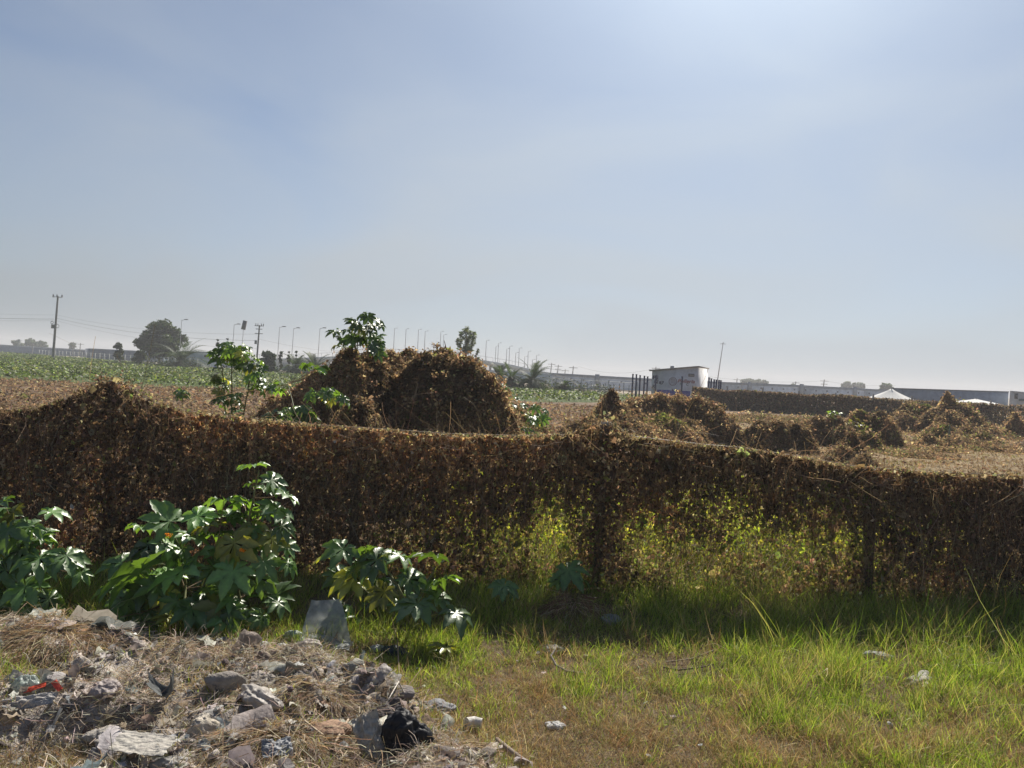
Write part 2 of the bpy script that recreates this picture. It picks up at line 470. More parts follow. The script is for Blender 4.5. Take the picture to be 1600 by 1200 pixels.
def pxof(x, z, Yv=FY):
    """photo coordinates of points on the fence plane"""
    d = np.stack([x, np.full_like(x, Yv), z - CAMH], 1) @ MN
    return 800 + F * d[:, 0] / -d[:, 2], 600 - F * d[:, 1] / -d[:, 2]
def gapf(x, z):
    px, py = pxof(x, z)
    gsum = np.zeros_like(x)
    for cx, cy, rx, ry, a in ((862, 838, 46, 62, .93), (800, 850, 55, 45, .7), (905, 800, 30, 25, .5), (1010, 850, 55, 50, .85), (1090, 880, 75, 55, .95), (1170, 850, 60, 55, .9), (1230, 870, 60, 60, .95),
                              (1310, 850, 55, 50, .85), (1360, 870, 35, 35, .6), (1180, 910, 90, 35, .9), (1120, 790, 80, 35, .5), (1290, 790, 70, 30, .35), (620, 835, 70, 25, .35), (1440, 850, 50, 45, .3),(160,790,14,14,.35),(740,850,40,30,.4)):
        gsum = np.maximum(gsum, a * np.exp(-(((px - cx) / rx) ** 2 + ((py - cy) / ry) ** 2) ** 1.3))
    n = fbm(x * 5, z * 5, seed=91)
    gsum = np.maximum(gsum, 0.28 * sstep(560, 760, px) * sstep(1480, 1380, px) * sstep(760, 830, py) * sstep(960, 900, py))
    gsum = gsum * (1 - .9 * np.exp(-((px - 945) / 24) ** 2)) * (1 - .35 * np.exp(-((px - 1325) / 10) ** 2)) * (1 - .6 * np.exp(-((px - 560) / 14) ** 2))
    return gsum * sstep(0.26, 0.44, n + gsum * 0.22)
N = 130000
x = RS.uniform(XL, XR, N); top = ftop(x) + (fbm(x * 6, x * 0, seed=88) - .5) * .07 - .01
z = top * (1 - RS.beta(1.0, 1.15, N)) + RS.randn(N) * 0.012
keep = RS.rand(N) > gapf(x, z)
x, z, top = x[keep], z[keep], top[keep]; N = len(x)
lump = (fbm(x * 1.6, z * 1.6, seed=95) - 0.45) * 0.45 + (fbm(x * 5.5, z * 3.2, seed=96) - 0.5) * 0.35
pk = sum(np.exp(-((x - at(px, 700, FY).x) / 0.35) ** 2) for px in (175, 943)) * 0.16
th = (0.05 + pk * 0.6 + 0.05 * sstep(0.5, 0, z)) * (0.35 + 0.65 * sstep(0.0, 0.25, top - z))
y = FY - 0.05 - lump * 0.35 * np.clip((top - z) * 4, 0.15, 1) + RS.randn(N) * th
px_, py_ = pxof(x, z)
nr = np.stack([RS.randn(N) * 0.7, -1 + RS.randn(N) * 0.8, RS.randn(N) * 0.7], 1)
sz = np.exp(RS.randn(N) * 0.35) * 0.034
big = RS.rand(N) < 0.012; sz[big] *= 2.0
col = mixcols([(0.18, 0.11, 0.065), (0.26, 0.175, 0.105), (0.10, 0.066, 0.045), (0.38, 0.30, 0.17), (0.22, 0.24, 0.07)], [4, 3, 3, 1.5, .25], N, .42)
pat = fbm(x * 1.1, z * 1.1, seed=99)[:, None]
warm = sstep(0.4, 0.7, pat)
col = col * 1.75 * (0.65 + 0.6 * warm) * (1 + (1 - warm) * np.array([-0.08, 0.02, 0.12]))
# yellow-green leaves where the mat is thin
gy = np.clip(gapf(x, z) * 1.3, 0, 1)
pg = (RS.rand(N) < gy * 0.8)
col[pg] = mixcols([(0.32, 0.33, 0.08), (0.20, 0.27, 0.06), (0.38, 0.32, 0.12)], [2, 2, 1], pg.sum())
col[big] *= np.array([1.25, 1.3, 1.3])
g = Geo(); put_leaves(g, np.stack([x, y, z], 1), nr, sz, col)
# ragged crest above the wire
N = 3600
x = RS.uniform(XL, XR, N); t = ftop(x)
hgt = np.abs(RS.randn(N)) * 0.022 * (0.6 + 2.2 * sum(np.exp(-((x - at(px, 700, FY).x) / 0.45) ** 2) for px in (200, 930)))
col = mixcols([(0.20, 0.145, 0.09), (0.40, 0.34, 0.20), (0.30, 0.31, 0.14)], [4, 1.5, .8], N)
put_leaves(g, np.stack([x, FY - 0.03 + RS.randn(N) * 0.07, t + hgt], 1), rn(N) + [0, 0, 0.5], np.exp(RS.randn(N) * .3) * 0.03, col)
g.build('dead_vines', MT['deadleaf'], fence)
g = Geo()
N = 52000
x = RS.uniform(XL, XR, N); t = ftop(x); z = t * RS.rand(N) ** 0.8
keep = RS.rand(N) > gapf(x, z) * 0.75; x, z, t = x[keep], z[keep], t[keep]; N = len(x)
D = np.stack([RS.randn(N) * 0.28, RS.randn(N) * 0.15, -np.ones(N)], 1)
sw = RS.rand(N) < 0.3; D[sw] = rn(sw.sum()) * [1, 0.4, 0.8]
L = np.minimum(np.where(RS.rand(N) < .08, RS.uniform(.4, 1.1, N), RS.uniform(0.08, 0.5, N)), z + 0.01)
put_strands(g, np.stack([x, FY - 0.09 + RS.randn(N) * 0.07 - (fbm(x * 1.6, z * 1.6, seed=95) - 0.45) * 0.12, z], 1), D, L, RS.uniform(0.002, 0.005, N),
            mixcols([(0.26, 0.18, 0.12), (0.42, 0.33, 0.23), (0.14, 0.10, 0.07)], [3, 2, 1.6], N))
g.build('hanging_stems', MT['dry'], fence)

# ------------------------------------------------------------------ near grass
gx = [-60, 0, 200, 400, 600, 800, 1000, 1200, 1400, 1660]
gy_ = [880, 940, 980, 1020, 1060, 1100, 1150, 1200, 1300]
GR = np.array([[.9] * 10, [.9, .9, .9, .9, .8, .9, .9, .92, .95, 1], [.8, .8, .8, .6, .85, .9, .85, .92, .95, 1], [.4, .4, .3, .5, .8, .8, .6, .85, .93, .95], [.3, .3, .2, .3, .6, .4, .4, .8, .9, .93],
               [.6, .6, .1, .2, .3, .22, .4, .65, .85, .8], [.3, .3, .1, .2, .3, .30, .15, .45, .6, .45], [.05, .05, .05, .2, .3, .35, .05, .25, .4, .25], [.05, .05, .05, .2, .3, .3, .05, .25, .35, .25]])
GH = np.array([[.32, .32, .3, .3, .3, .42, .42, .42, .40, .4], [.3, .3, .25, .2, .25, .34, .34, .38, .38, .38], [.2, .2, .2, .15, .18, .28, .22, .32, .36, .36], [.12, .12, .1, .1, .17, .16, .12, .30, .30, .32], [.1, .1, .06, .06, .12, .09, .10, .22, .25, .28],
               [.14, .14, .06, .06, .08, .08, .11, .17, .20, .2], [.08, .08, .06, .06, .08, .09, .10, .15, .17, .14], [.07, .07, .06, .06, .08, .10, .08, .11, .14, .12], [.07] * 10])
def bil(T, px, py):
    fx = np.interp(px, gx, np.arange(len(gx))); fy = np.interp(py, gy_, np.arange(len(gy_)))
    x0 = np.clip(np.floor(fx).astype(int), 0, len(gx) - 2); y0 = np.clip(np.floor(fy).astype(int), 0, len(gy_) - 2)
    a, b = fx - x0, fy - y0
    return T[y0, x0] * (1 - a) * (1 - b) + T[y0, x0 + 1] * a * (1 - b) + T[y0 + 1, x0] * (1 - a) * b + T[y0 + 1, x0 + 1] * a * b
NT = 30000
px = RS.uniform(-60, 1660, NT); py = RS.uniform(885, 1300, NT)
x, y = gp_arr(px, py)
hm = heap_m(x, y)
dens = np.where(hm > 0.3, 0.10, 1.0)
for cx, cy, r_ in ((20, 1110, 45), (320, 1110, 40), (560, 1030, 60), (650, 1190, 25), (760, 1110, 40)):
    dens = np.maximum(dens, 0.9 * np.exp(-((px - cx) ** 2 + (py - cy) ** 2) / r_ ** 2))
dens = dens * np.where((np.abs(px - 1060) < 75) & (np.abs(py - 1045) < 22), 0.35, 1)
dens = dens * (0.35 + 0.8 * sstep(0.36, 0.58, fbm(x * 3, y * 3, seed=77)))
hmul = 0.28 + 1.5 * fbm(x * 2.8, y * 2.8, seed=79) ** 1.6
keep = RS.rand(NT) < dens
px, py, x, y = px[keep], py[keep], x[keep], y[keep]; NT = len(x)
per = 12
gg, gd = Geo(), Geo()
fr_green = bil(GR, px, py) + .04 + (fbm(x * 3.0, y * 3.0, seed=78) - 0.5) * 1.7
hh = .78 * bil(GH, px, py) * hmul[keep] * np.exp(RS.randn(NT) * 0.28)
isg = RS.rand(NT) < np.clip(fr_green, 0, 1)
for sel, geo in ((isg, gg), (~isg, gd)):
    n = sel.sum()
    X = np.repeat(x[sel], per) + RS.randn(n * per) * 0.045; Yv = np.repeat(y[sel], per) + RS.randn(n * per) * 0.045
    Hh = np.repeat(hh[sel], per) * np.exp(RS.randn(n * per) * 0.3)
    Z = surf(X, Yv) - 0.01
    if geo is gg:
        c = mixcols([(0.19, 0.29, 0.035), (0.34, 0.43, 0.06), (0.08, 0.12, 0.02), (0.50, 0.46, 0.19)], [3, 4, 1.6, 2.8], n * per, .18, .06)
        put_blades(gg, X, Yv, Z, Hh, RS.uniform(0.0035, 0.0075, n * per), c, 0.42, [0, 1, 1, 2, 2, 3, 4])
    else:
        Hh *= 1.35
        c = mixcols([(0.42, 0.31, 0.15), (0.30, 0.22, 0.12), (0.54, 0.44, 0.26), (0.30, 0.16, 0.08), (0.30, 0.30, 0.10)], [4, 3, 3, 1.5, 1.6], n * per, .34, .06)
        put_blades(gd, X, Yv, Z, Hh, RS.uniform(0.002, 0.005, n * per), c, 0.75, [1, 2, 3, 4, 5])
# short thatch on bare ground
N = 170000
px = RS.uniform(-60, 1660, N); py = RS.uniform(930, 1300, N); x, y = gp_arr(px, py)
k = RS.rand(N) < np.where(heap_m(x, y) > 0.3, 0.25, 1.0); x, y = x[k], y[k]; N = len(x)
c = mixcols([(0.34, 0.26, 0.15), (0.24, 0.18, 0.12), (0.44, 0.36, 0.22), (0.30, 0.19, 0.10), (0.24, 0.27, 0.07)], [4, 3, 2, 1.3, 2.6], N, .25, .06)
kx = np.exp(-(((x - gp(1060, 1048).x) / .55) ** 2 + ((y - gp(1060, 1048).y) / .3) ** 2))[:, None]; c = c * (1 - .45 * kx)
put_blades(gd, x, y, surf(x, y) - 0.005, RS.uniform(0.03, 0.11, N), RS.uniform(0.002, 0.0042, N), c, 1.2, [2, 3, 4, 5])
tag(gg.build('green_grass', MT['grass']), 'green grass growing along the foot of the vine fence', 'grass', kind='stuff')
tag(gd.build('dry_grass', MT['dry']), 'dry straw-coloured grass and thatch on the ground in front', 'grass', kind='stuff')

# sunlit weeds just behind the fence, seen through the gaps
g = Geo(); g2 = Geo()
N = 40000
x = RS.uniform(-2.6, 7.5, N); y = RS.uniform(9.6, 14.5, N)
px, py = pxof(x * FY / y, np.full(N, CAMH) - CAMH * FY / y)
dn = sstep(-1.6, -0.3, x) * sstep(7.0, 4.8, x) * (0.3 + 0.7 * sstep(.35, .6, fbm(x * 1.3, y * 1.3, seed=55)))
k = RS.rand(N) < dn; x, y = x[k], y[k]; N = len(x)
H_ = 0.38 + 0.6 * fbm(x * 1.5, y * 1.5, seed=56)
z = H_ * RS.rand(N) ** 0.6
put_leaves(g, np.stack([x + RS.randn(N) * .05, y, z + gz(x, y)], 1), rn(N) + [0, 0, 0.8], np.exp(RS.randn(N) * .3) * 0.05,
           mixcols([(0.28, 0.34, 0.06), (0.38, 0.40, 0.09), (0.17, 0.23, 0.04), (0.46, 0.42, 0.15)], [4, 3, 2, 2], N), 1.3)
k = RS.rand(N) < 0.55
put_blades(g2, x[k], y[k], gz(x[k], y[k]), H_[k] * 1.15, RS.uniform(.005, .011, k.sum()), mixcols([(0.20, 0.28, 0.05), (0.30, 0.32, 0.08), (0.40, 0.36, 0.15)], [3, 2, 1], k.sum()), 0.3, [0, 1, 2])
tag(g.build('leafy_weeds', MT['weed']), 'sunlit yellow-green weeds growing right behind the vine fence', 'weeds', kind='stuff')
tag(g2.build('weed_grass', MT['weed']), 'tall yellow-green grass behind the vine fence gaps', 'grass', kind='stuff')

# ------------------------------------------------------------------ castor bean plants
def castor_leaf(seed):
    r = np.random.RandomState(200 + seed)
    nl = r.choice([7, 8, 9])
    angs = np.linspace(-148, 148, nl) + r.randn(nl) * 4
    droop = r.uniform(0.25, 0.75); fold = r.uniform(0.25, 0.6)
    V = [[0, 0, 0]]; sh = [1.5]; Fq3, Fq4 = [], []
    ts = np.array([0.34, 0.44, 0.54, 0.64, 0.74, 0.84, 0.93])
    ws = np.array([0.135, 0.185, 0.20, 0.18, 0.145, 0.10, 0.05])
    lobes = []
    for i, a in enumerate(angs):
        ln = (1.0 - 0.46 * (abs(a) / 150) ** 1.5) * r.uniform(0.9, 1.08)
        a = math.radians(a); d = np.array([math.sin(a), math.cos(a)]); n_ = np.array([d[1], -d[0]])
        dr = droop * r.uniform(0.7, 1.35); tw = r.randn() * 0.12
        side = {}
        for s_ in (-1, 0, 1):
            ids = []
            for k, (t, w) in enumerate(zip(ts, ws)):
                w = w * (1 + (0.13 if k % 2 else -0.10)) * s_ * 1.12
                rr = t * ln
                p = d * rr + n_ * w * ln
                zz = -dr * rr ** 2 * 0.85 + abs(w) * fold + w * tw + 0.10 * rr + r.randn() * 0.006
                V.append([p[0], p[1], zz]); sh.append(1.45 if s_ == 0 else (0.92 if k % 2 else 1.0)); ids.append(len(V) - 1)
            side[s_] = ids
        p = d * ln; V.append([p[0], p[1], -dr * ln ** 2 * 0.95 + 0.10 * ln]); sh.append(1.0); tip = len(V) - 1
        for s_ in (-1, 1):
            A, B = (side[0], side[1]) if s_ == 1 else (side[-1], side[0])
            for k in range(len(ts) - 1): Fq4.append([A[k], B[k], B[k + 1], A[k + 1]])
            Fq3.append([A[-1], B[-1], tip]); Fq3.append([0, B[0], A[0]])
        lobes.append((side[-1][0], side[1][0], a))
    for i in range(nl - 1):                                   # web between lobes
        Fq3.append([0, lobes[i + 1][0], lobes[i][1]])
    return np.array(V), Fq3, Fq4, np.array(sh)
CL = [castor_leaf(i) for i in range(10)]
def castor(name, label, base, stems, leaves, fill=(), group=None, col=None, cat='plant', dark=1.0):
    """stems: list of point lists (world). leaves: (px,py,r_px,Y). fill: (cx,cy,rx,ry,n,rpx,Y)"""
    t = thing(name, label, cat, tuple(base), group)
    gs, gl = Geo(), Geo()
    Ls = [(at(px, py, Yv), 1.18 * r_ / F * Yv, 0) for px, py, r_, Yv in leaves]
    for cx, cy, rx, ry, n, rp, Yv in fill:
        for _ in range(n):
            a = random.uniform(0, 6.283); q = math.sqrt(random.random())
            yy = Yv + random.uniform(-0.35, 0.35)
            Ls.append((at(cx + rx * q * math.cos(a), cy + ry * q * math.sin(a), yy), rp * random.uniform(0.6, 1.25) / F * yy, 1))
    sp = []
    for pts in stems:
        pts = [Vector(p) for p in pts]
        P = []
        for i in range(len(pts) - 1):
            for k in range(6):
                P.append(pts[i].lerp(pts[i + 1], k / 6) + Vector((random.gauss(0, .006), random.gauss(0, .006), 0)))
        P.append(pts[-1]); sp.append(P)
        ln = len(P)
        r0 = 0.017
        tube(gs, P, [r0 * (1 - 0.65 * i / ln) for i in range(ln)], 6, (0.16, 0.17, 0.08))
    basecol = (0.085, 0.16, 0.045) if col is None else col
    for p, r_, kind in Ls:
        best, bd = None, 1e9
        for P in sp:
            for q in P:
                d = (q - p); dd = d.x ** 2 + d.y ** 2 + 0.6 * (d.z + 0.5 * r_ + 0.05) ** 2
                if dd < bd: bd, best = dd, q
        out = Vector((p.x - best.x, p.y - best.y, 0))
        if out.length < 0.02: out = Vector((random.gauss(0, 1), random.gauss(-0.5, 1), 0))
        out.normalize()
        mid = best.lerp(p, 0.55) + Vector((0, 0, -0.04 * (p - best).length)) 
        tube(gs, [best, mid, p], [0.005, 0.004, 0.003], 4, (0.19, 0.13, 0.07), cap=False)
        nrm = Vector((0.14 + random.gauss(0, .20), -0.30 + random.gauss(0, .20), 0.85)) + out * 0.30
        if kind or random.random() < .3: nrm = nrm + Vector((random.gauss(0, .35), random.gauss(0, .35), 0))
        nrm.normalize()
        f = out + Vector((random.gauss(0, .4), -0.25 + random.gauss(0, .4), 0)); f = (f - nrm * f.dot(nrm)).normalized()
        xx = f.cross(nrm)
        Rm = np.array([[xx.x, f.x, nrm.x], [xx.y, f.y, nrm.y], [xx.z, f.z, nrm.z]]) * r_
        V, f3, f4, sh = CL[random.randrange(len(CL))]
        W = V @ Rm.T + np.array(p)
        v = math.exp(random.gauss(0, .28))
        c = np.array(basecol) * v * (1 + 0.5 * max(0, random.gauss(0, 1)) * (random.random() < .3))
        if random.random() < 0.10: c = np.array((0.22, 0.24, 0.05)) * v
        cc = np.clip(c[None] * sh[:, None], 0, 1)
        n0 = gl.n
        gl.add(W, f3, cc); gl.Fa.append(np.asarray(f4, np.int64) + n0)
    gs.build('stem', MT['stem'], t, smooth=True)
    gl.build('foliage', MT['castor'], t)
    return t, gl
def gpt(px, py): 
    p = gp(px, py); return p
YP = 7.35
b = gp(372, 975); b2 = gp(285, 985)
castor('castor_bean_plant', 'large castor bean plant with orange seed heads, tallest in front of the fence', b,
       [[b, at(375, 900, 7.3), at(392, 800, 7.35), at(405, 735, 7.4)], [b2, at(290, 920, 7.3), at(285, 860, 7.3), at(262, 822, 7.3)], [b2, at(325, 900, 7.2), at(340, 850, 7.2)], [b2, at(245, 900, 7.2), at(220, 860, 7.3)]],
       [(397, 728, 30, 7.4), (424, 750, 30, 7.3), (412, 765, 26, 7.5), (350, 782, 40, 7.25), (434, 795, 34, 7.2), (440, 822, 26, 7.2), (222, 824, 40, 7.4), (265, 815, 42, 7.3), (308, 806, 34, 7.4), (325, 822, 34, 7.3),
        (232, 852, 38, 7.2), (190, 880, 34, 7.3), (366, 848, 44, 7.1), (283, 893, 48, 6.95), (310, 868, 32, 7.1), (364, 892, 44, 6.95), (412, 878, 32, 7.1), (446, 852, 24, 7.2), (218, 895, 64, 6.95), (258, 850, 34, 7.2),
        (338, 862, 30, 7.2), (390, 850, 30, 7.3), (180, 915, 34, 7.2), (400, 800, 28, 7.5), (335, 835, 32, 7.4), (385, 785, 30, 7.45), (446, 772, 28, 7.3), (358, 808, 30, 7.4), (424, 842, 30, 7.2), (396, 825, 30, 7.3), (450, 880, 24, 7.2), (300, 838, 32, 7.2)],
       [(290, 930, 110, 50, 36, 42, 7.3), (300, 968, 110, 22, 16, 38, 7.1), (380, 940, 60, 50, 22, 36, 7.3), (330, 880, 90, 50, 20, 34, 7.6), (215, 955, 60, 28, 10, 34, 7.1), (400, 800, 30, 50, 8, 26, 7.6)])
for (px, py) in ((262, 836), (378, 860)):
    p = at(px, py, 7.0); g = Geo()
    for _ in range(44):
        q = p + Vector((max(-.05, min(.05, random.gauss(0, .018))), random.gauss(0, .01), random.gauss(0, .010)))
        g.stamp(LEAF_T, LEAF_F, frames(rn(1)) * 0.014, np.array([q]), jit((0.75, 0.30, 0.03), 1, .2))
    g.build('seed_head', MT['deadleaf'], bpy.data.objects['castor_bean_plant'])
b = gp(30, 968)
castor('castor_bean_plant', 'castor bean plant with pale shining leaves at the left edge in front of the fence', b,
       [[b, at(25, 900, 7.3), at(22, 800, 7.3)], [b, at(60, 910, 7.2), at(75, 870, 7.2)], [b, at(-30, 900, 7.3), at(-60, 840, 7.3)]],
       [(5, 785, 30, 7.3), (22, 800, 34, 7.3), (12, 828, 40, 7.1), (45, 824, 38, 7.2), (62, 872, 40, 7.0), (104, 868, 36, 7.1), (126, 895, 24, 7.1), (-15, 810, 40, 7.3), (30, 860, 34, 7.1), (80, 800, 30, 7.6), (8, 890, 40, 7.0), (-40, 850, 40, 7.2), (55, 838, 30, 7.3)],
       [(30, 905, 75, 50, 24, 38, 7.25), (20, 955, 60, 20, 9, 36, 7.1), (-40, 900, 50, 60, 14, 40, 7.3), (50, 860, 50, 40, 10, 30, 7.5)])
b = gp(640, 985)
castor('castor_bean_plant', 'low spreading castor bean plant right of the upright plastic sheet', b,
       [[b, at(630, 930, 7.2), at(600, 885, 7.3), at(540, 862, 7.4)], [b, at(660, 930, 7.1), at(680, 885, 7.2)], [b, at(680, 960, 6.9), at(705, 955, 6.9)], [b, at(590, 940, 7.4), at(550, 905, 7.5)]],
       [(536, 858, 34, 7.35), (588, 875, 42, 7.2), (572, 858, 26, 7.4), (676, 870, 38, 7.2), (690, 906, 34, 7.0), (652, 944, 42, 6.85), (712, 958, 36, 6.85), (682, 936, 30, 6.95), (624, 868, 32, 7.4), (555, 900, 40, 7.4), (640, 905, 34, 7.2), (518, 868, 28, 7.4), (600, 925, 32, 7.2)],
       [(600, 915, 75, 40, 9, 30, 7.5), (650, 940, 50, 35, 4, 28, 7.3), (550, 935, 40, 35, 3, 30, 7.5)])
b = gp(697, 1040)
castor('castor_seedling', 'small star-leaved seedling standing alone at the grass edge', b, [[b, at(697, 1012, 6.6)]], [(697, 1012, 30, 6.55), (690, 1020, 16, 6.6)], cat='plant')
b = gp(792, 950)
castor('castor_seedling', 'single silvery seedling leaf in the shade below the fence', b, [[b, at(790, 918, 7.9)]], [(788, 915, 26, 7.9), (800, 925, 14, 7.9)], cat='plant')
b = gp(885, 930)
castor('castor_seedling', 'dark green seedling against the fence foot beside the middle post', b, [[b, at(886, 895, 8.5)]], [(888, 890, 34, 8.5), (905, 905, 22, 8.5), (875, 905, 20, 8.5)], cat='plant')

# ------------------------------------------------------------------ vine mounds beyond the fence
BR = [(0.24, 0.165, 0.10), (0.33, 0.245, 0.15), (0.15, 0.105, 0.07), (0.42, 0.34, 0.21), (0.20, 0.20, 0.08)]
def mound(name, label, peaks, nleaf, size, res=0.07, green=0.3, group='dry vine mounds', seed=0, strands=0.48, tops=()):
    P = []
    for px, py, Yv, R_, p in peaks:
        w = at(px, py, Yv); P.append((w.x, w.y, w.z * 1.05, R_ * (1.22 if Yv < 18 else (0.78 if p > 1.7 else 1.0)), min(p, 1.55 if Yv < 18 else 2.1)))
    x0 = min(p[0] - p[3] for p in P) - .3; x1 = max(p[0] + p[3] for p in P) + .3
    y0 = min(p[1] - p[3] for p in P) - .3; y1 = max(p[1] + p[3] for p in P) + .3
    ax = np.arange(x0, x1, res); ay = np.arange(y0, y1, res)
    X, Yg = np.meshgrid(ax, ay); xf, yf = X.ravel(), Yg.ravel()
    acc = np.full_like(xf, -1.0)
    for i, (cx, cy, cz, R_, p) in enumerate(P):
        ang = np.arctan2(yf - cy, xf - cx)
        rr = np.hypot(xf - cx, yf - cy)
        mod = 1 + 0.20 * (vn(np.cos(ang) * 2.2 + 5 + i * 3, np.sin(ang) * 2.2 + 7, seed=seed + 1) - 0.5) * 2 + 0.22 * (vn(np.cos(ang) * 5 + i, np.sin(ang) * 5, seed=seed + 2) - 0.5) * 2
        t = np.clip(rr / (R_ * mod), 0, 1.2)
        hgt = cz * (1 - t ** p) * (1 - 0.18 * t)
        acc = np.maximum(acc, hgt)
    nz_ = (fbm(xf * 1.8, yf * 1.8, seed=seed + 5) - 0.5)
    acc = np.where(acc > -0.2, acc + nz_ * 0.30 * np.clip(acc, 0, 1) ** .8 + (fbm(xf * 5, yf * 5, seed=seed + 6) - .5) * 0.12, acc)
    zf = acc + gz(xf, yf)
    idx = np.arange(len(xf)).reshape(len(ay), len(ax))
    Fq = np.stack([idx[:-1, :-1], idx[:-1, 1:], idx[1:, 1:], idx[1:, :-1]], -1).reshape(-1, 4)
    Fq = Fq[(acc[Fq] > -0.12).all(1)]
    cx = float(np.mean([p[0] for p in P])); cy = float(np.mean([p[1] for p in P]))
    nleaf = int(nleaf * 1.5); size = size * .74
    t = thing(name, label, 'mound', (cx, cy, 0), group)
    V = np.stack([xf, yf, zf], 1)
    g = Geo(); g.add(V, Fq, jit((0.085, 0.055, 0.035), len(V), .2))
    # scatter
    a, b_, c_, d_ = V[Fq[:, 0]], V[Fq[:, 1]], V[Fq[:, 2]], V[Fq[:, 3]]
    nr = np.cross(c_ - a, d_ - b_); ar = np.linalg.norm(nr, axis=1)
    nr = nr / ar[:, None]; nr[nr[:, 2] < 0] *= -1
    w = ar * np.where(nr[:, 1] < 0.35, 1.0, 0.35)             # fewer leaves on the hidden side
    i = RS.choice(len(Fq), nleaf, p=w / w.sum())
    u, v = RS.rand(nleaf, 1), RS.rand(nleaf, 1)
    Q = (a[i] * (1 - u) + b_[i] * u) * (1 - v) + (d_[i] * (1 - u) + c_[i] * u) * v
    th = np.abs(RS.randn(nleaf, 1)) * size * 0.9
    Q = Q + nr[i] * th
    col = mixcols(BR, [4, 3, 2.5, 1.3, .25], nleaf)
    pat = fbm(Q[:, 0] * 0.9, Q[:, 1] * .9, Q[:, 2] * .9, seed=seed + 9)
    col = col * (0.68 + 1.0 * sstep(.36, .64, pat))[:, None]
    # shaggy tufts that stand proud of the mass
    nc = max(20, nleaf // 300); ci = RS.randint(0, nleaf, nc); own = RS.randint(0, nc, nleaf // 14)
    src = RS.choice(nleaf, nleaf // 14, replace=False)
    Q[src] = Q[ci][own] + nr[i][ci][own] * RS.uniform(0.2, 2.4, (len(src), 1)) * size * 1.1 + np.array([[0, 0, 1.0]]) * RS.uniform(0, 1.6, (len(src), 1)) * size + rn(len(src), size * 1.3)
    topness = sstep(0.55, 0.95, nr[i][:, 2])
    gm = RS.rand(nleaf) < green * sstep(0.45, 0.68, fbm(Q[:, 0] * .7, Q[:, 1] * .7, seed=seed + 12)) * (0.25 + topness)
    col[gm] = mixcols([(0.16, 0.20, 0.05), (0.28, 0.28, 0.09), (0.09, 0.14, 0.04)], [2, 2, 1], gm.sum())
    put_leaves(g, Q, nr[i] + rn(nleaf, .65), np.exp(RS.randn(nleaf) * .35) * size, col, 1.15)
    g.build('dead_leaves', MT['deadleaf'], t)
    ns = int(nleaf * strands)
    i = RS.choice(len(Fq), ns, p=w / w.sum())
    u, v = RS.rand(ns, 1), RS.rand(ns, 1)
    Q = (a[i] * (1 - u) + b_[i] * u) * (1 - v) + (d_[i] * (1 - u) + c_[i] * u) * v + nr[i] * size * 0.9
    n_ = nr[i]; dn = np.array([[0, 0, -1.0]]) - n_ * (-n_[:, 2:3]); dn = dn + rn(ns, .3)
    L = RS.uniform(2.5, 8, ns) * size * (1 if size < .05 else .7)
    sg = Geo()
    put_strands(sg, Q, dn, L, RS.uniform(.05, .11, ns) * size, mixcols([(0.30, 0.22, 0.14), (0.22, 0.15, 0.10), (0.42, 0.33, 0.2)], [3, 3, 1], ns))
    for (px, py, Yv, h, lean) in tops:                         # bare sticks poking out of the crest
        p = at(px, py, Yv)
        tube(sg, [p - Vector((0, 0, .3)), p, p + Vector((lean * h, 0, h))], [0.02, 0.014, 0.006], 5, (0.16, 0.09, 0.07))
    sg.build('dead_stems', MT['dry'], t)
    return t
mound('vine_mound', 'tall twin-humped mound of dead brown vines, largest, with a castor plant on its crest',
      [(515, 588, 15.8, 1.25, 2.6), (545, 560, 16.0, 1.35, 2.6), (583, 560, 16.4, 1.2, 2.6), (465, 612, 16.0, 1.1, 2.0), (440, 640, 15.8, .9, 1.8), (560, 622, 14.6, 0.8, 1.8), (608, 558, 16.8, 1.35, 2.2), (640, 560, 17.2, 1.3, 2.2), (500, 582, 15.9, 1.2, 2.2), (668, 564, 16.2, 1.3, 3.2),
       (697, 556, 16.2, 1.55, 2.8), (728, 570, 15.9, 1.45, 2.8), (752, 590, 15.7, 1.25, 2.4), (770, 632, 15.4, .8, 1.8)], 110000, 0.052, 0.06, green=0.25, seed=100, tops=[(698, 548, 16.2, .22, -.3), (622, 560, 16.6, .1, .4)])
mound('vine_mound', 'low green-topped vine mound on the right flank of the largest mound', [(790, 642, 18.5, 1.3, 2), (825, 655, 18, 1.2, 2), (810, 675, 17, 1.1, 2)], 16000, 0.06, 0.09, green=1.2, seed=120)
mound('vine_mound', 'pointed conical vine mound just left of the broad vine bank', [(956, 613, 24.5, 1.15, 1.1), (945, 628, 24.3, 1.2, 1.3), (966, 632, 24.2, 1.1, 1.3)], 22000, 0.06, 0.07, seed=130)
mound('vine_mound', 'low rounded vine tangle behind the middle fence post', [(905, 664, 21, 1.2, 1.6), (930, 660, 21, 1.2, 1.8), (975, 660, 22, 1.6, 1.7), (1010, 672, 22.5, 1.5, 1.7)], 26000, 0.06, 0.08, green=.8, seed=140)
mound('vine_mound', 'broad vine-covered bank in front of the painted white hut', [(1000, 626, 31, 1.9, 2.6), (1032, 621, 31, 2.1, 2.6), (1062, 620, 31, 1.9, 2.6), (1088, 624, 30.5, 1.4, 2.6), (1108, 636, 30, 1.5, 2.2), (1130, 650, 29.5, 1.2, 2.0), (985, 645, 28, 1.8, 2.0), (1040, 655, 27, 2.0, 2.0), (1075, 660, 28, 1.2, 2.4)], 60000, 0.075, 0.11, green=.9, seed=150)
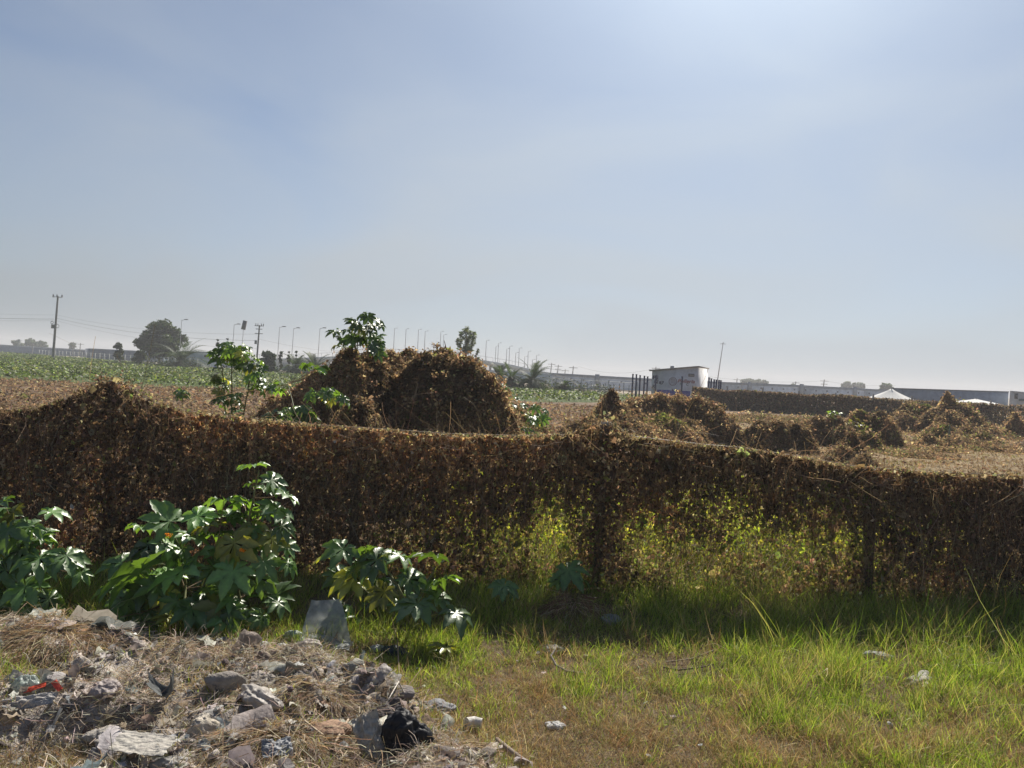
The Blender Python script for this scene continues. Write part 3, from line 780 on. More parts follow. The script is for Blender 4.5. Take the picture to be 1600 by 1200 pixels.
mound('vine_mound', 'flat-topped dark vine block in the middle of the dry clearing', [(1190, 662, 29, .95, 3.0), (1180, 672, 28.6, .8, 2), (1215, 665, 29, .9, 3.5), (1245, 666, 29, .85, 3.5), (1160, 690, 29, .8, 2.0)], 26000, 0.07, 0.08, seed=160, green=.4)
mound('vine_mound', 'shaggy vine mound right behind the flat-topped one', [(1278, 652, 34, 1.0, 1.3), (1303, 650, 34, 1.0, 1.4), (1318, 668, 33, .8, 2)], 15000, 0.08, 0.1, seed=170, green=.8)
mound('vine_mound', 'pair of joined vine humps with yellow-green leaves on the crest', [(1345, 645, 36, .95, 1.5), (1374, 648, 35.5, 1.0, 1.8), (1388, 660, 35, .9, 2.4), (1350, 676, 33, .9, 1.8)], 19000, 0.08, 0.1, seed=180, green=1.0)
mound('vine_mound', 'small pointed vine cone nearest to the fence on the right', [(1331, 676, 25.5, .7, 1.0), (1318, 702, 25, .8, 1.4), (1348, 712, 24, .5, 1.2)], 12000, 0.06, 0.07, seed=190, green=.5)
mound('vine_mound', 'tiny dark vine cone standing in the dry clearing', [(1452, 680, 34, .6, 1.0), (1460, 700, 33, .5, 1.5)], 6000, 0.07, 0.08, seed=200)
mound('vine_mound', 'low flat vine clump beside the tiny cone', [(1420, 708, 30, .7, 1.6), (1436, 706, 31, .6, 1.6)], 6000, 0.07, 0.08, seed=210)
mound('vine_mound', 'steep dark vine peak highest on the right with a long sloping flank', [(1482, 618, 47, 1.2, 1.1), (1478, 610, 47, .6, 1.0), (1500, 634, 46.5, 1.9, 1.6), (1525, 660, 46, 1.9, 1.5), (1465, 640, 47, 1.6, 2.0), (1550, 676, 45, 1.3, 1.5)], 30000, 0.10, 0.12, seed=220, green=.4, tops=[(1475, 620, 47, .4, -.1), (1486, 622, 47, .3, .1)])
mound('vine_mound', 'rounded leafy vine mass left of the steep dark peak', [(1422, 632, 50, 1.6, 2.6), (1445, 636, 49, 1.5, 2.4), (1412, 650, 48, 1.3, 2)], 20000, 0.1, 0.12, seed=230, green=1.1)
mound('vine_mound', 'domed vine mound below the steep peak with a thin stake in front', [(1486, 646, 42, 1.2, 1.6), (1475, 668, 40, 1.2, 2)], 14000, 0.09, 0.1, seed=240, green=1.0)
mound('vine_mound', 'long low vine ridge sloping right across the clearing', [(1512, 670, 38, 1.2, 2.0), (1535, 680, 37, 1.3, 2.0), (1500, 688, 36, 1.3, 1.8), (1552, 694, 35, 1.0, 1.6)], 22000, 0.08, 0.1, seed=250, green=.4)
mound('vine_mound', 'narrow tent-shaped vine cone at the right edge with a bare spike', [(1586, 650, 46, .8, 1.3), (1586, 640, 46, .35, 1.0)], 9000, 0.09, 0.1, seed=260, green=.1, tops=[(1586, 648, 46, .6, 0)])
mound('vine_mound', 'low brown vine bank at the far right edge', [(1560, 668, 50, 1.4, 2), (1590, 700, 36, 1.4, 2), (1605, 690, 38, 1.2, 2), (1565, 690, 40, 1.2, 1.6)], 16000, 0.09, 0.12, seed=270)
mound('vine_mound', 'long grey-brown vine hedge in front of the far picket fence', [(1170, 652, 52, 2.0, 2), (1200, 652, 52, 2.0, 2), (1235, 655, 51, 2.0, 2), (1270, 657, 50, 1.9, 2)], 22000, 0.1, 0.14, seed=280)

# loose vine litter over the open field
g = Geo()
N = 90000
py = RS.uniform(0, 1, N); y = 13 * (62 / 13.0) ** (py ** 0.75); x = RS.uniform(-0.78, 0.78, N) * y
k = (y < cropnear(x) + 1) ; x, y = x[k], y[k]; N = len(x)
left = sstep(6, 1, x - (y - 20) * .12)
k = RS.rand(N) < 0.15 + 0.85 * left; x, y, left = x[k], y[k], left[k]; N = len(x)
z = gz(x, y) + np.abs(RS.randn(N)) * 0.07 * (0.4 + left)
put_leaves(g, np.stack([x, y, z], 1), rn(N, .7) + [0, 0, 1], np.exp(RS.randn(N) * .35) * (0.05 + 0.0012 * y), mixcols([(0.20, 0.135, 0.085), (0.28, 0.20, 0.13), (0.13, 0.09, 0.062), (0.38, 0.31, 0.20), (0.2, 0.2, .08)], [4, 3, 2, 1.5, .3], N))
tag(g.build('vine_litter', MT['deadleaf']), 'reddish-brown dead vines matted over the open field', 'vines', kind='stuff')
g = Geo()
N = 60000
y = 17 * (50 / 17.0) ** (RS.rand(N) ** 0.8); x = (RS.uniform(0.05, 0.80, N)) * y
k = RS.rand(N) < sstep(0, 4, x - (y - 20) * .12) * (0.35 + fbm(x * .8, y * .8, seed=66)); x, y = x[k], y[k]; N = len(x)
gn = fbm(x * .6, y * .6, seed=67) > 0.56
c = mixcols([(0.34, 0.25, 0.14), (0.26, 0.19, 0.11), (0.42, 0.34, 0.20)], [3, 3, 1.5], N)
c[gn & (RS.rand(N) < .6)] *= np.array([0.75, 1.0, .55])
put_blades(g, x, y, gz(x, y), RS.uniform(.05, .16, N), RS.uniform(.012, .03, N), c, .9, [2, 3, 4])
tag(g.build('straw_grass', MT['dry']), 'short straw-coloured grass in the clearing around the small mounds', 'grass', kind='stuff')

# green crop rows beyond
g = Geo()
N = 150000
t_ = RS.rand(N) ** 0.62
x = RS.uniform(-1, 1, N); yy = 55 * (300 / 55.0) ** t_; x = RS.uniform(-0.80, 0.22, N) * yy
k = (yy > cropnear(x)) & (yy < cropfar(x)); x, yy = x[k], yy[k]; N = len(x)
hc = 0.35 + 0.35 * fbm(x * .15, yy * .15, seed=45)
z = hc * RS.rand(N) ** 0.5
c = mixcols([(0.10, 0.14, 0.035), (0.17, 0.20, 0.055), (0.36, 0.38, 0.22), (0.06, 0.085, 0.025)], [4, 3, 1.2, 2.5], N, .35)
put_cards(g, np.stack([x, yy, z], 1), rn(N, .6) + [0, -.2, 1], np.exp(RS.randn(N) * .3) * (0.10 + yy * 0.0012), c)
tag(g.build('crop_plants', MT['leaf']), 'green leafy crop covering the field beyond the dead vines', 'crop', kind='stuff')

# castor plants beyond the fence
def cf(cx, cy, rx, ry, n, rp, Yv): return (cx, cy, rx, ry, n, rp, Yv)
b = Vector((at(366, 640, 13).x, 13, 0))
castor('tall_castor_plant', 'tall thin castor plant behind the fence left of the largest mound', b, [[b, at(362, 640, 13), at(362, 590, 13), at(365, 548, 13)], [b, at(385, 620, 13), at(392, 575, 13)], [b, at(350, 600, 13), at(345, 565, 13)]], [],
       [(362, 550, 32, 16, 26, 15, 13), (345, 590, 12, 25, 12, 14, 13), (398, 578, 14, 22, 12, 17, 13), (410, 600, 14, 16, 7, 18, 13), (385, 560, 20, 15, 10, 15, 13), (365, 635, 30, 22, 16, 14, 13)], col=(0.07, 0.13, 0.03))
b = Vector((at(556, 620, 16).x, 16, 1.5))
castor('castor_on_mound', 'leafy castor plant sprouting from the crest of the largest mound', b, [[b, at(556, 560, 15.9), at(560, 520, 15.9), at(570, 500, 15.9)], [b, at(545, 550, 15.9), at(523, 525, 15.9)]], [(523, 519, 14, 15.9), (530, 516, 10, 15.9), (568, 492, 14, 15.9), (590, 500, 14, 15.9), (594, 508, 12, 15.7), (550, 500, 14, 15.8)],
       [(568, 513, 26, 22, 20, 17, 15.8), (587, 538, 11, 14, 7, 18, 15.6), (545, 535, 22, 14, 8, 12, 15.8)], col=(0.07, 0.13, 0.03))
b = Vector((at(480, 660, 13.6).x, 13.6, 0))
castor('castor_thicket', 'sprawling castor bush at the left foot of the largest mound', b, [[b, at(480, 640, 13.5), at(500, 620, 13.5)], [b, at(460, 640, 13.5), at(450, 600, 14)], [b, at(530, 630, 13.5)]], [],
       [(470, 648, 26, 12, 16, 18, 13.4), (505, 618, 26, 12, 14, 16, 13.6), (440, 650, 25, 10, 8, 16, 13.5), (485, 578, 26, 8, 9, 12, 14.6), (530, 625, 12, 9, 5, 16, 13.6), (410, 655, 18, 9, 5, 13, 13.3), (445, 605, 22, 12, 6, 13, 14.5)])
b = Vector((at(800, 680, 17).x, 17, 0))
castor('castor_thicket', 'castor bush with bright leaves to the right of the largest mound', b, [[b, at(800, 660, 17), at(790, 610, 17.3)], [b, at(830, 660, 17)]], [],
       [(782, 610, 9, 12, 8, 13, 17.4), (800, 635, 18, 12, 10, 12, 17), (842, 650, 14, 14, 14, 13, 16.4), (812, 674, 18, 7, 12, 13, 15.6), (785, 660, 14, 16, 6, 12, 16)])
b = Vector((at(1302, 690, 32).x, 32, 0))
castor('castor_bush', 'small bright green castor bush on the shaggy mound beside the clearing', b, [[b, at(1302, 650, 32)]], [], [(1302, 647, 12, 6, 16, 6, 32)], col=(.1, .17, .04))
b = Vector((at(1338, 690, 34).x, 34, 0))
castor('castor_bush', 'yellowing castor bush on the joined vine humps', b, [[b, at(1338, 660, 34)]], [], [(1338, 660, 15, 7, 22, 6, 34)], col=(.2, .2, .04))
b = Vector((at(285, 640, 12).x, 12, 0))
castor('castor_sprig', 'small lit castor sprig just above the fence top beside the left vine peak', b, [[b, at(285, 622, 12)]], [], [(285, 614, 10, 7, 5, 13, 12)], col=(.1, .17, .04))

# ------------------------------------------------------------------ rubbish on the heap
gst = Geo(); gsc = Geo(); gtw = Geo()
def ico(n):
    bm = bmesh.new(); bmesh.ops.create_icosphere(bm, subdivisions=n, radius=1)
    V = np.array([v.co[:] for v in bm.verts]); Fc = np.array([[v.index for v in f.verts] for f in bm.faces]); bm.free()
    return V, Fc
IC1, IC2, IC3, IC4, IC5 = ico(1), ico(2), ico(3), ico(4), ico(5)
def rockT(seed, ic=IC2, amp=0.45, flat=0.65):
    V, Fc = ic
    r = 1 + amp * (fbm(V[:, 0] * 1.2 + seed, V[:, 1] * 1.2, V[:, 2] * 1.2, seed=seed, o=2) - .5) * 2 + 0.12 * (fbm(V[:, 0] * 4 + seed, V[:, 1] * 4, V[:, 2] * 4, seed=seed) - .5) * 2
    V = V * r[:, None]
    rr = np.random.RandomState(seed)
    for _ in range(9):                                        # chop flat faces
        n = rr.randn(3); n /= np.linalg.norm(n); d = rr.uniform(0.38, 0.72)
        s_ = V @ n; over = s_ > d
        V[over] -= np.outer(s_[over] - d, n) * 0.9
    return V * [1, rr.uniform(.6, .95), flat], Fc
def heap_pts(N, front=1.0):
    x = RS.uniform(-6.0, 1.15, N); y = RS.uniform(3.4, 7.1, N)
    k = RS.rand(N) < heap_m(x, y) ** 0.7; return x[k], y[k]
for s_ in range(8):
    T, Fc = rockT(300 + s_, IC1 if s_ < 5 else IC2)
    x, y = heap_pts(1100); N = len(x)
    sz = np.exp(RS.randn(N) * .6) * 0.013
    c = mixcols([(0.30, 0.27, 0.24), (0.20, 0.175, 0.155), (0.42, 0.39, 0.35), (0.12, 0.10, 0.09)], [4, 4, 1.5, 2], N)
    fr = frames(rn(N, .4) + [0, 0, 1]) * sz[:, None, None]
    gst.stamp(T, Fc, fr, np.stack([x, y, surf(x, y) + sz * .2], 1), c)
tag(gst.build('rubble_stones', MT['rock']), 'small grey stones and clods scattered over the rubbish heap', 'rubble', kind='stuff')
def scrapT(seed, n=5):
    r = np.random.RandomState(seed)
    u, v = np.meshgrid(np.linspace(-1, 1, n), np.linspace(-1, 1, n)); u, v = u.ravel(), v.ravel()
    zz = 0.9 * (fbm(u * 1.5 + seed, v * 1.5, seed=seed, o=3) - .5) + r.randn(n * n) * 0.10
    k = 0.8 + 0.35 * vn(np.arctan2(v, u) * 2 + 9, u * 0, seed=seed)
    V = np.stack([u * k * (1 - .15 * np.abs(v)), v * k * .75 * (1 - .1 * np.abs(u)), zz], 1)
    idx = np.arange(n * n).reshape(n, n)
    return V, np.stack([idx[:-1, :-1], idx[:-1, 1:], idx[1:, 1:], idx[1:, :-1]], -1).reshape(-1, 4)
for s_ in range(12):
    T, Fc = scrapT(400 + s_)
    x, y = heap_pts(520); N = len(x)
    sz = np.exp(RS.randn(N) * .5) * 0.028
    c = mixcols([(0.42, 0.39, 0.35), (0.58, 0.56, 0.52), (0.27, 0.23, 0.19), (0.09, 0.085, 0.085), (0.25, 0.28, 0.30), (0.38, 0.30, 0.22)], [4, 1.6, 3.5, 2.2, 1, 2], N, .2, .04)
    fr = frames(rn(N, .6) + [0, 0, 1]) * sz[:, None, None]
    gsc.stamp(T, Fc, fr, np.stack([x, y, surf(x, y) + sz * .3], 1), c)
    if s_ < 4:
        px, py = RS.uniform(480, 1600, 9), RS.uniform(1010, 1190, 9); x, y = gp_arr(px, py); sz = RS.uniform(.012, .026, 9)
        gsc.stamp(T, Fc, frames(rn(9, .4) + [0, 0, 1]) * sz[:, None, None], np.stack([x, y, surf(x, y) + .025], 1), mixcols([(0.5, 0.49, 0.46), (0.3, 0.27, 0.23)], [1, 1], 9))
tag(gsc.build('litter_scraps', MT['film']), 'crumpled paper and plastic scraps mixed through the rubbish heap', 'litter', kind='stuff')
x, y = heap_pts(110000); N = len(x)
cl = fbm(x * 1.6, y * 1.6, seed=501)
k = RS.rand(N) < sstep(.42, .6, cl) * .9 + .12; x, y = x[k], y[k]; N = len(x)
D = rn(N) * [1, 1, .35]
put_strands(gtw, np.stack([x, y, surf(x, y) + np.abs(RS.randn(N)) * .012 + .004], 1), D, RS.uniform(.04, .20, N), RS.uniform(.0015, .0045, N),
            mixcols([(0.42, 0.36, 0.28), (0.32, 0.27, 0.22), (0.62, 0.56, 0.46), (0.16, 0.13, 0.11)], [4, 3, 3, 2], N))
# straw tufts that read as distinct humps of dry grass
tag(gtw.build('dead_twigs', MT['dry']), 'dry twigs and straw tangled over the rubbish heap', 'straw', kind='stuff')
def straw_clump(label, px, py, rx, ry, h, n, col=(0.42, 0.34, 0.24)):
    c0 = on(px, py)
    a = RS.rand(n) * 6.283; q = RS.rand(n) ** .5
    x = c0.x + np.cos(a) * q * rx; y = c0.y + np.sin(a) * q * ry
    z = surf(x, y) + h * (1 - q ** 2) * RS.uniform(.2, 1, n)
    D = np.stack([np.cos(a) * .9 + RS.randn(n) * .5, np.sin(a) * .9 - .5 + RS.randn(n) * .5, -q * .8 + RS.randn(n) * .25], 1)
    g = Geo(); put_strands(g, np.stack([x, y, z], 1), D, RS.uniform(.08, .28, n), RS.uniform(.002, .0045, n), mixcols([col, (0.58, 0.48, 0.34), (0.24, 0.18, 0.12)], [4, 2, 2], n))
    return tag(g.build('straw_clump', MT['dry']), label, 'straw', 'dry grass clumps on the heap')
straw_clump('rounded clump of reddish straw on the left end of the heap crest', 88, 1000, .50, .34, .12, 1900, (0.40, 0.29, 0.18))
straw_clump('wide bleached straw clump on the heap crest below the tall castor plant', 325, 1020, .62, .30, .06, 1900)
straw_clump('fan of long straw in the middle of the heap front', 450, 1165, .5, .28, .07, 1900, (0.36, 0.28, 0.19))
straw_clump('straw tuft spilling right of the curled grey flap', 500, 1085, .25, .2, .06, 1100)
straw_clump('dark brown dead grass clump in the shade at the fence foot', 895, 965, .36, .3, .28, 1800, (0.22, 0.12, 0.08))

def sheet(w, h, n=26, seed=0, fold=0.12, f=2.2, curl=0.0, ragged=0.12):
    u, v = np.meshgrid(np.linspace(-.5, .5, n), np.linspace(-.5, .5, n)); u, v = u.ravel(), v.ravel()
    rid = 1 - np.abs(2 * fbm(u * f * 2 + seed, v * f * 2, seed=seed, o=3) - 1)
    zz = fold * (rid - .6) + fold * .8 * (fbm(u * f + seed, v * f, seed=seed + 3, o=2) - .5) + curl * (u ** 2 + 0.3 * v ** 2)
    e = 1 - ragged * fbm(u * 7 + seed, v * 7, seed=seed + 7)
    V = np.stack([u * w * e, v * h * e, zz], 1)
    idx = np.arange(n * n).reshape(n, n)
    return V, np.stack([idx[:-1, :-1], idx[:-1, 1:], idx[1:, 1:], idx[1:, :-1]], -1).reshape(-1, 4)
def crumple(seed, ic=IC5, amp=0.5, flat=.7):
    V, Fc = ic
    rid = 1 - np.abs(2 * fbm(V[:, 0] * 1.6 + seed, V[:, 1] * 1.6, V[:, 2] * 1.6, seed=seed, o=4) - 1)
    r = 0.75 + amp * (rid - .55) + 0.35 * (fbm(V[:, 0] + seed, V[:, 1], V[:, 2], seed=seed + 5, o=2) - .5)
    rr = np.random.RandomState(seed)
    for k in range(9):                                        # sharp creases in random directions
        d = rr.randn(3); d /= np.linalg.norm(d); fq = rr.uniform(2.0, 6.5)
        w = V @ d * fq + rr.uniform(0, 6)
        r = r + amp * (0.42 / fq ** .6) * (np.abs((w / 3.14159) % 2 - 1) - .5)
    n = rr.randn(2, 3)
    lob = 0.35 * np.abs(np.sin(np.arctan2(V[:, 1], V[:, 0]) * 2.5 + seed)) * (1 - np.abs(V[:, 2]))
    r = r * (0.85 + lob)
    return V * r[:, None] * [1, .8, flat], Fc
def item(name, label, cat, V, Fc, p, rot, col, m, smooth=False, group=None, dz=0.0):
    R_ = np.array(Euler([math.radians(a) for a in rot]).to_matrix())
    V = np.asarray(V) @ R_.T
    g = Geo(); g.add(V, Fc, jit(col, len(V), .04, .01))
    o = g.build(name, MT[m], smooth=smooth)
    o.location = (p.x, p.y, p.z + dz)
    return tag(o, label, cat, group)
def rock(label, px, py, wpx, col, seed, flat=.65, rot=(0, 0, 0), sink=.25, sx=1.0):
    p = on(px, py); s_ = wpx / 2 / F * p.y * 1.15
    T, Fc = rockT(seed, IC3, .35, flat)
    return item('rock', label, 'rock', T * s_ * [sx, 1, 1], Fc, p, rot, col, 'rock', dz=s_ * flat * (.5 - sink), group='stones on the heap')
rock('large angular grey boulder on the heap', 352, 1085, 62, (0.25, 0.225, 0.20), 911, .85, (10, 15, 20))
rock('pale oblong stone on the heap crest below the castor plant', 252, 1018, 46, (0.42, 0.40, 0.36), 912, .45, (0, 0, 5))
rock('pale lumpy stone at left of the heap under the straw clump', 40, 1055, 46, (0.40, 0.37, 0.33), 913, .5)
rock('dull grey stone left of the heap middle', 84, 1068, 38, (0.30, 0.28, 0.27), 914, .7, (5, 10, 40))
rock('dark stone beside the curled flap at the heap edge', 535, 1110, 24, (0.17, 0.15, 0.14), 915, .9)
rock('round brown stone near the heap right end', 545, 1128, 22, (0.25, 0.20, 0.17), 916, .8)
rock('grey clod at the top right of the heap', 630, 1085, 46, (0.20, 0.18, 0.17), 917, .5)
rock('tan block stuck in the heap near the straw', 98, 1028, 18, (0.50, 0.42, 0.33), 918, .9)
rock('small pale stone at the tip of the heap below the plastic sheet', 510, 1032, 22, (0.55, 0.52, 0.45), 919, .45)
rock('grey lump in front of the boulder', 330, 1118, 34, (0.25, 0.24, 0.23), 920, .5)
rock('dusty clod on the heap right slope', 585, 1095, 34, (0.26, 0.23, 0.20), 921, .6)
rock('brown clod behind the black bag', 610, 1125, 30, (0.16, 0.13, 0.11), 922, .7)
rock('dark clod at the heap foot near the dry grass', 700, 1180, 40, (0.15, 0.13, 0.12), 923, .7)
rock('rough clod on the heap end right of the pale tube', 760, 1185, 34, (0.22, 0.19, 0.16), 924, .7)
rock('concrete chunk low on the heap left of the rag', 468, 1200, 34, (0.28, 0.25, 0.22), 925, .7)

def bag(name, label, cat, px, py, wpx, col, seed, m='film', flat=.7, rot=(0, 0, 0), sx=1.0, amp=.5, dz=.35, ic=None):
    p = on(px, py); s_ = wpx / 2 / F * p.y * 1.25
    V, Fc = crumple(seed, ic or IC5, amp, flat)
    return item(name, label, cat, V * s_ * [sx, 1, 1], Fc, p, rot, col, m, dz=s_ * flat * dz)
W_ = (0.56, 0.56, 0.54)
bag('plastic_bag', 'crumpled white plastic bag on the grass edge left of the other white bags', 'bag', 398, 1016, 34, W_, 31)
bag('plastic_bag', 'small white plastic bag between two others beside the plastic sheet', 'bag', 440, 1018, 24, W_, 32)
bag('plastic_bag', 'shiny pale green plastic bag touching the upright sheet', 'bag', 458, 997, 24, (0.52, 0.58, 0.55), 33)
bag('plastic_bag', 'dirty pinkish-white plastic bag in front of the upright sheet', 'bag', 482, 1018, 34, (0.52, 0.46, 0.42), 34)
bag('plastic_bag', 'bright white plastic lump under the spreading castor plant', 'bag', 589, 1016, 18, W_, 35)
bag('plastic_bag', 'greyish white bag half buried beside the straw at the left edge of the heap', 'bag', 38, 972, 34, (0.62, 0.62, 0.62), 36, rot=(0, -20, 0))
bag('plastic_bag', 'grey-white plastic bag lying in long green grass', 'bag', 1372, 1030, 34, (0.34, 0.35, 0.36), 37, flat=.35, dz=.8)
bag('plastic_bag', 'torn white bag with a dark underside in the grass right of the dead patch', 'bag', 1438, 1070, 34, (0.42, 0.40, 0.35), 38, flat=.35, rot=(0, -25, 20), dz=.7)
bag('paper_scrap', 'small crumpled white paper on the dry grass', 'paper', 868, 1136, 24, (0.6, 0.6, 0.6), 39, flat=.5)
bag('plastic_bag', 'dirty grey plastic in the shade below the fence', 'bag', 862, 1018, 32, (0.36, 0.35, 0.33), 40, flat=.4)
bag('plastic_bag', 'grey plastic scrap by the fence foot near the middle post', 'bag', 955, 978, 26, (0.35, 0.35, 0.34), 41, flat=.7, dz=.8)
bag('plastic_bag', 'milky plastic bag folded over the heap in the middle', 'bag', 405, 1098, 50, (0.50, 0.46, 0.42), 42, flat=.55, rot=(0, 20, 0))
bag('plastic_bag', 'greenish clear bag standing on the heap at left', 'bag', 42, 1082, 30, (0.36, 0.42, 0.39), 43, 'clear', flat=1.3)
bag('plastic_bag', 'pink and white stained bag in the heap left of centre', 'bag', 162, 1082, 42, (0.46, 0.40, 0.38), 44, flat=.6)
bag('sack', 'brown knotted sack tied with dry stems in the heap front', 'sack', 515, 1146, 56, (0.30, 0.20, 0.14), 45, 'cloth', flat=.5, amp=.25, sx=1.1)
bag('rubbish_bag', 'torn black plastic bag slumped at the front of the heap', 'bag', 632, 1165, 64, (0.035, 0.035, 0.04), 46, flat=1.15, amp=.55, ic=IC5)
bag('plastic_bag', 'dark navy bag tucked under the spreading castor plant', 'bag', 618, 1022, 30, (0.05, 0.065, 0.09), 47, flat=.6, dz=.4)
bag('cloth_bundle', 'grey cloth bundle right of the black bag', 'cloth', 680, 1110, 46, (0.24, 0.24, 0.25), 48, 'cloth', flat=.4)
bag('plastic_bag', 'white torn film on the heap front near the left of the fan of straw', 'bag', 385, 1172, 44, (0.42, 0.42, 0.44), 49, flat=.35)
bag('cloth_bundle', 'matted grey fibre lump in the middle of the heap', 'cloth', 175, 1155, 60, (0.38, 0.35, 0.31), 50, 'cloth', flat=.35)
bag('plastic_bag', 'ragged pale film below the fan of straw', 'bag', 262, 1178, 40, (0.40, 0.39, 0.38), 51, flat=.4)

def sh(name, label, cat, px, py, wpx, hpx, rot, col, seed, m='cloth', fold=.10, f=2.2, curl=0, ragged=.15, dz=.03, Yv=None, n=30):
    p = on(px, py)
    w, h = wpx / F * p.y, hpx / F * p.y
    V, Fc = sheet(w, h, n, seed, fold * w, f, curl / max(w, .01) if curl else 0, ragged)
    V2 = V.copy(); V2[:, 2] -= 0.004                          # give the cloth a second face
    k = len(V)
    V = np.concatenate([V, V2]); Fc = np.concatenate([Fc, Fc[:, ::-1] + k])
    return item(name, label, cat, V, Fc, p, rot, col, m, smooth=True, dz=dz)
sh('felt_hat', 'crumpled tan felt scrap shaped like a hat on the heap front', 'cloth', 308, 1150, 52, 48, (38, 8, -12), (0.46, 0.41, 0.34), 61, curl=-.10, fold=.2, dz=.09)
sh('wooden_slab', 'oval bleached slab of board lying flat at the heap foot', 'board', 222, 1182, 104, 50, (14, 2, -3), (0.44, 0.41, 0.36), 62, 'debris', fold=.03, f=4, ragged=.25, dz=.08)
sh('cloth_rag', 'pale rag hanging down the heap front beside the black bag', 'cloth', 578, 1180, 46, 75, (62, -20, 18), (0.46, 0.43, 0.37), 63, fold=.3, f=2, dz=.12)
sh('cloth_rag', 'long grey cloth stretched across the left of the heap', 'cloth', 45, 1108, 84, 26, (30, -8, 12), (0.38, 0.36, 0.34), 64, fold=.12, dz=.07)
sh('rubber_flap', 'curled dark grey rubber flap on the heap crest', 'rubber', 462, 1066, 52, 36, (50, 10, -25), (0.22, 0.205, 0.19), 65, fold=.12, curl=-.12, dz=.08)
sh('plastic_dish', 'grey upturned plastic dish scrap half sunk in the heap', 'plastic', 262, 1092, 40, 24, (20, -14, 10), (0.20, 0.21, 0.21), 66, 'film', fold=.06, curl=.10, dz=.05)
sh('plastic_film', 'white torn film sheet at the heap edge below the bags', 'plastic', 432, 1185, 50, 34, (25, 5, 30), (0.34, 0.35, 0.37), 67, 'film', fold=.2, dz=.06)
sh('cardboard_scrap', 'grey crumpled cardboard beside the boulder', 'cardboard', 410, 1075, 40, 30, (30, 12, 20), (0.30, 0.27, 0.24), 68, fold=.1, dz=.05)
sh('plastic_scrap', 'orange-red plastic strip lying low at the left of the heap', 'plastic', 52, 1142, 34, 10, (30, -18, 14), (0.75, 0.13, 0.07), 69, 'film', fold=.1, dz=.07, n=10)
sh('plastic_scrap', 'red plastic tag next to the white stick on the heap', 'plastic', 87, 1122, 22, 9, (35, 30, -25), (0.75, 0.14, 0.09), 70, 'film', fold=.1, dz=.08, n=10)
sh('paper_scrap', 'white label scrap touching the red tag', 'paper', 80, 1116, 12, 12, (40, 10, 10), (0.65, 0.62, 0.58), 71, 'film', fold=.1, dz=.06, n=8)
sh('cloth_rag', 'dark cloth edge behind the black bag', 'cloth', 600, 1120, 60, 34, (30, 0, 25), (0.14, 0.125, 0.12), 72, fold=.2, dz=.04)
sh('cardboard_scrap', 'brown cardboard corner near the heap end', 'cardboard', 668, 1138, 22, 14, (30, 25, -30), (0.45, 0.32, 0.22), 73, fold=.05, dz=.06, n=8)
sh('plastic_film', 'dusty film half over the slab', 'plastic', 165, 1186, 50, 30, (20, 8, 0), (0.38, 0.37, 0.37), 74, 'film', fold=.2, dz=.05)
# upright clouded sheet against the plants
p0, p1, p2, p3 = at(486, 938, 7.05), at(530, 938, 7.05), at(553, 1006, 6.8), at(472, 990, 6.85)
n = 22
V = []
for j in range(n):
    for i in range(n):
        u, v = i / (n - 1), j / (n - 1)
        q = p0.lerp(p1, u).lerp(p3.lerp(p2, u), v)
        q = q + Vector((0, -0.05 * math.sin(u * 5 + v * 3) * (0.4 + v) + .03 * float(fbm(np.array([u * 5]), np.array([v * 5]), seed=81)[0]), 0))
        V.append(tuple(q))
for j in range(8):                                            # foot lying forward on the ground
    for i in range(n):
        u, v = i / (n - 1), (j + 1) / 8
        q = p3.lerp(p2, u)
        q = Vector((q.x, q.y - v * 0.22, max(0.03, q.z * (1 - v)) + .05 * float(fbm(np.array([u * 8]), np.array([v * 4]), seed=82)[0])))
        V.append(tuple(q))
rows = n + 8
idx = np.arange(rows * n).reshape(rows, n)
V = np.array(V); Fq = np.stack([idx[:-1, :-1], idx[:-1, 1:], idx[1:, 1:], idx[1:, :-1]], -1).reshape(-1, 4)
g = Geo(); g.add(V, Fq, (0.42, 0.45, 0.46))
tag(g.build('plastic_sheet', MT['clear'], smooth=True), 'upright sheet of cloudy grey plastic standing between two castor plants', 'plastic sheet')
def tubeitem(name, label, cat, pts, r_, col, m='debris', sides=8):
    g = Geo(); tube(g, pts, r_, sides, col); return tag(g.build(name, MT[m], smooth=True), label, cat)
def hp(px, py, dz): 
    p = on(px, py); p.z += dz; return p
tubeitem('plastic_tube', 'short pale plastic tube at the right end of the heap', 'tube', [hp(728, 1140, .05), hp(740, 1139, .055), hp(752, 1141, .05)], [0.035, .035, .034], (0.5, 0.48, 0.44), sides=14)
tubeitem('stick', 'white stick leaning next to the red plastic tag', 'stick', [hp(82, 1114, .03), hp(96, 1099, .10)], [.008, .010], (0.6, 0.57, 0.5))
tubeitem('stick', 'thin bleached stick poking out at the top right of the heap', 'stick', [hp(638, 1100, .02), hp(622, 1083, .09), hp(606, 1090, .07)], [.007, .006, .004], (0.6, 0.55, 0.48))
tubeitem('stick', 'dark curved branch lying on the dry patch in front of the grass', 'stick', [hp(1035, 1046, .02), hp(1060, 1052, .03), hp(1095, 1048, .03), hp(1130, 1040, .04)], [.009, .009, .007, .004], (0.13, 0.09, 0.08))
tubeitem('stick', 'pale branch lying above the dark curved one on the dry patch', 'stick', [hp(1040, 1038, .02), hp(1080, 1036, .04), hp(1115, 1024, .05)], [.007, .006, .004], (0.35, 0.28, 0.2))
tubeitem('stick', 'curled grey root sticking out of the short grass', 'stick', [hp(915, 1056, .02), hp(885, 1054, .03), hp(868, 1048, .05), hp(860, 1040, .09), hp(866, 1036, .12)], [.009, .010, .010, .009, .008], (0.3, 0.25, 0.22))
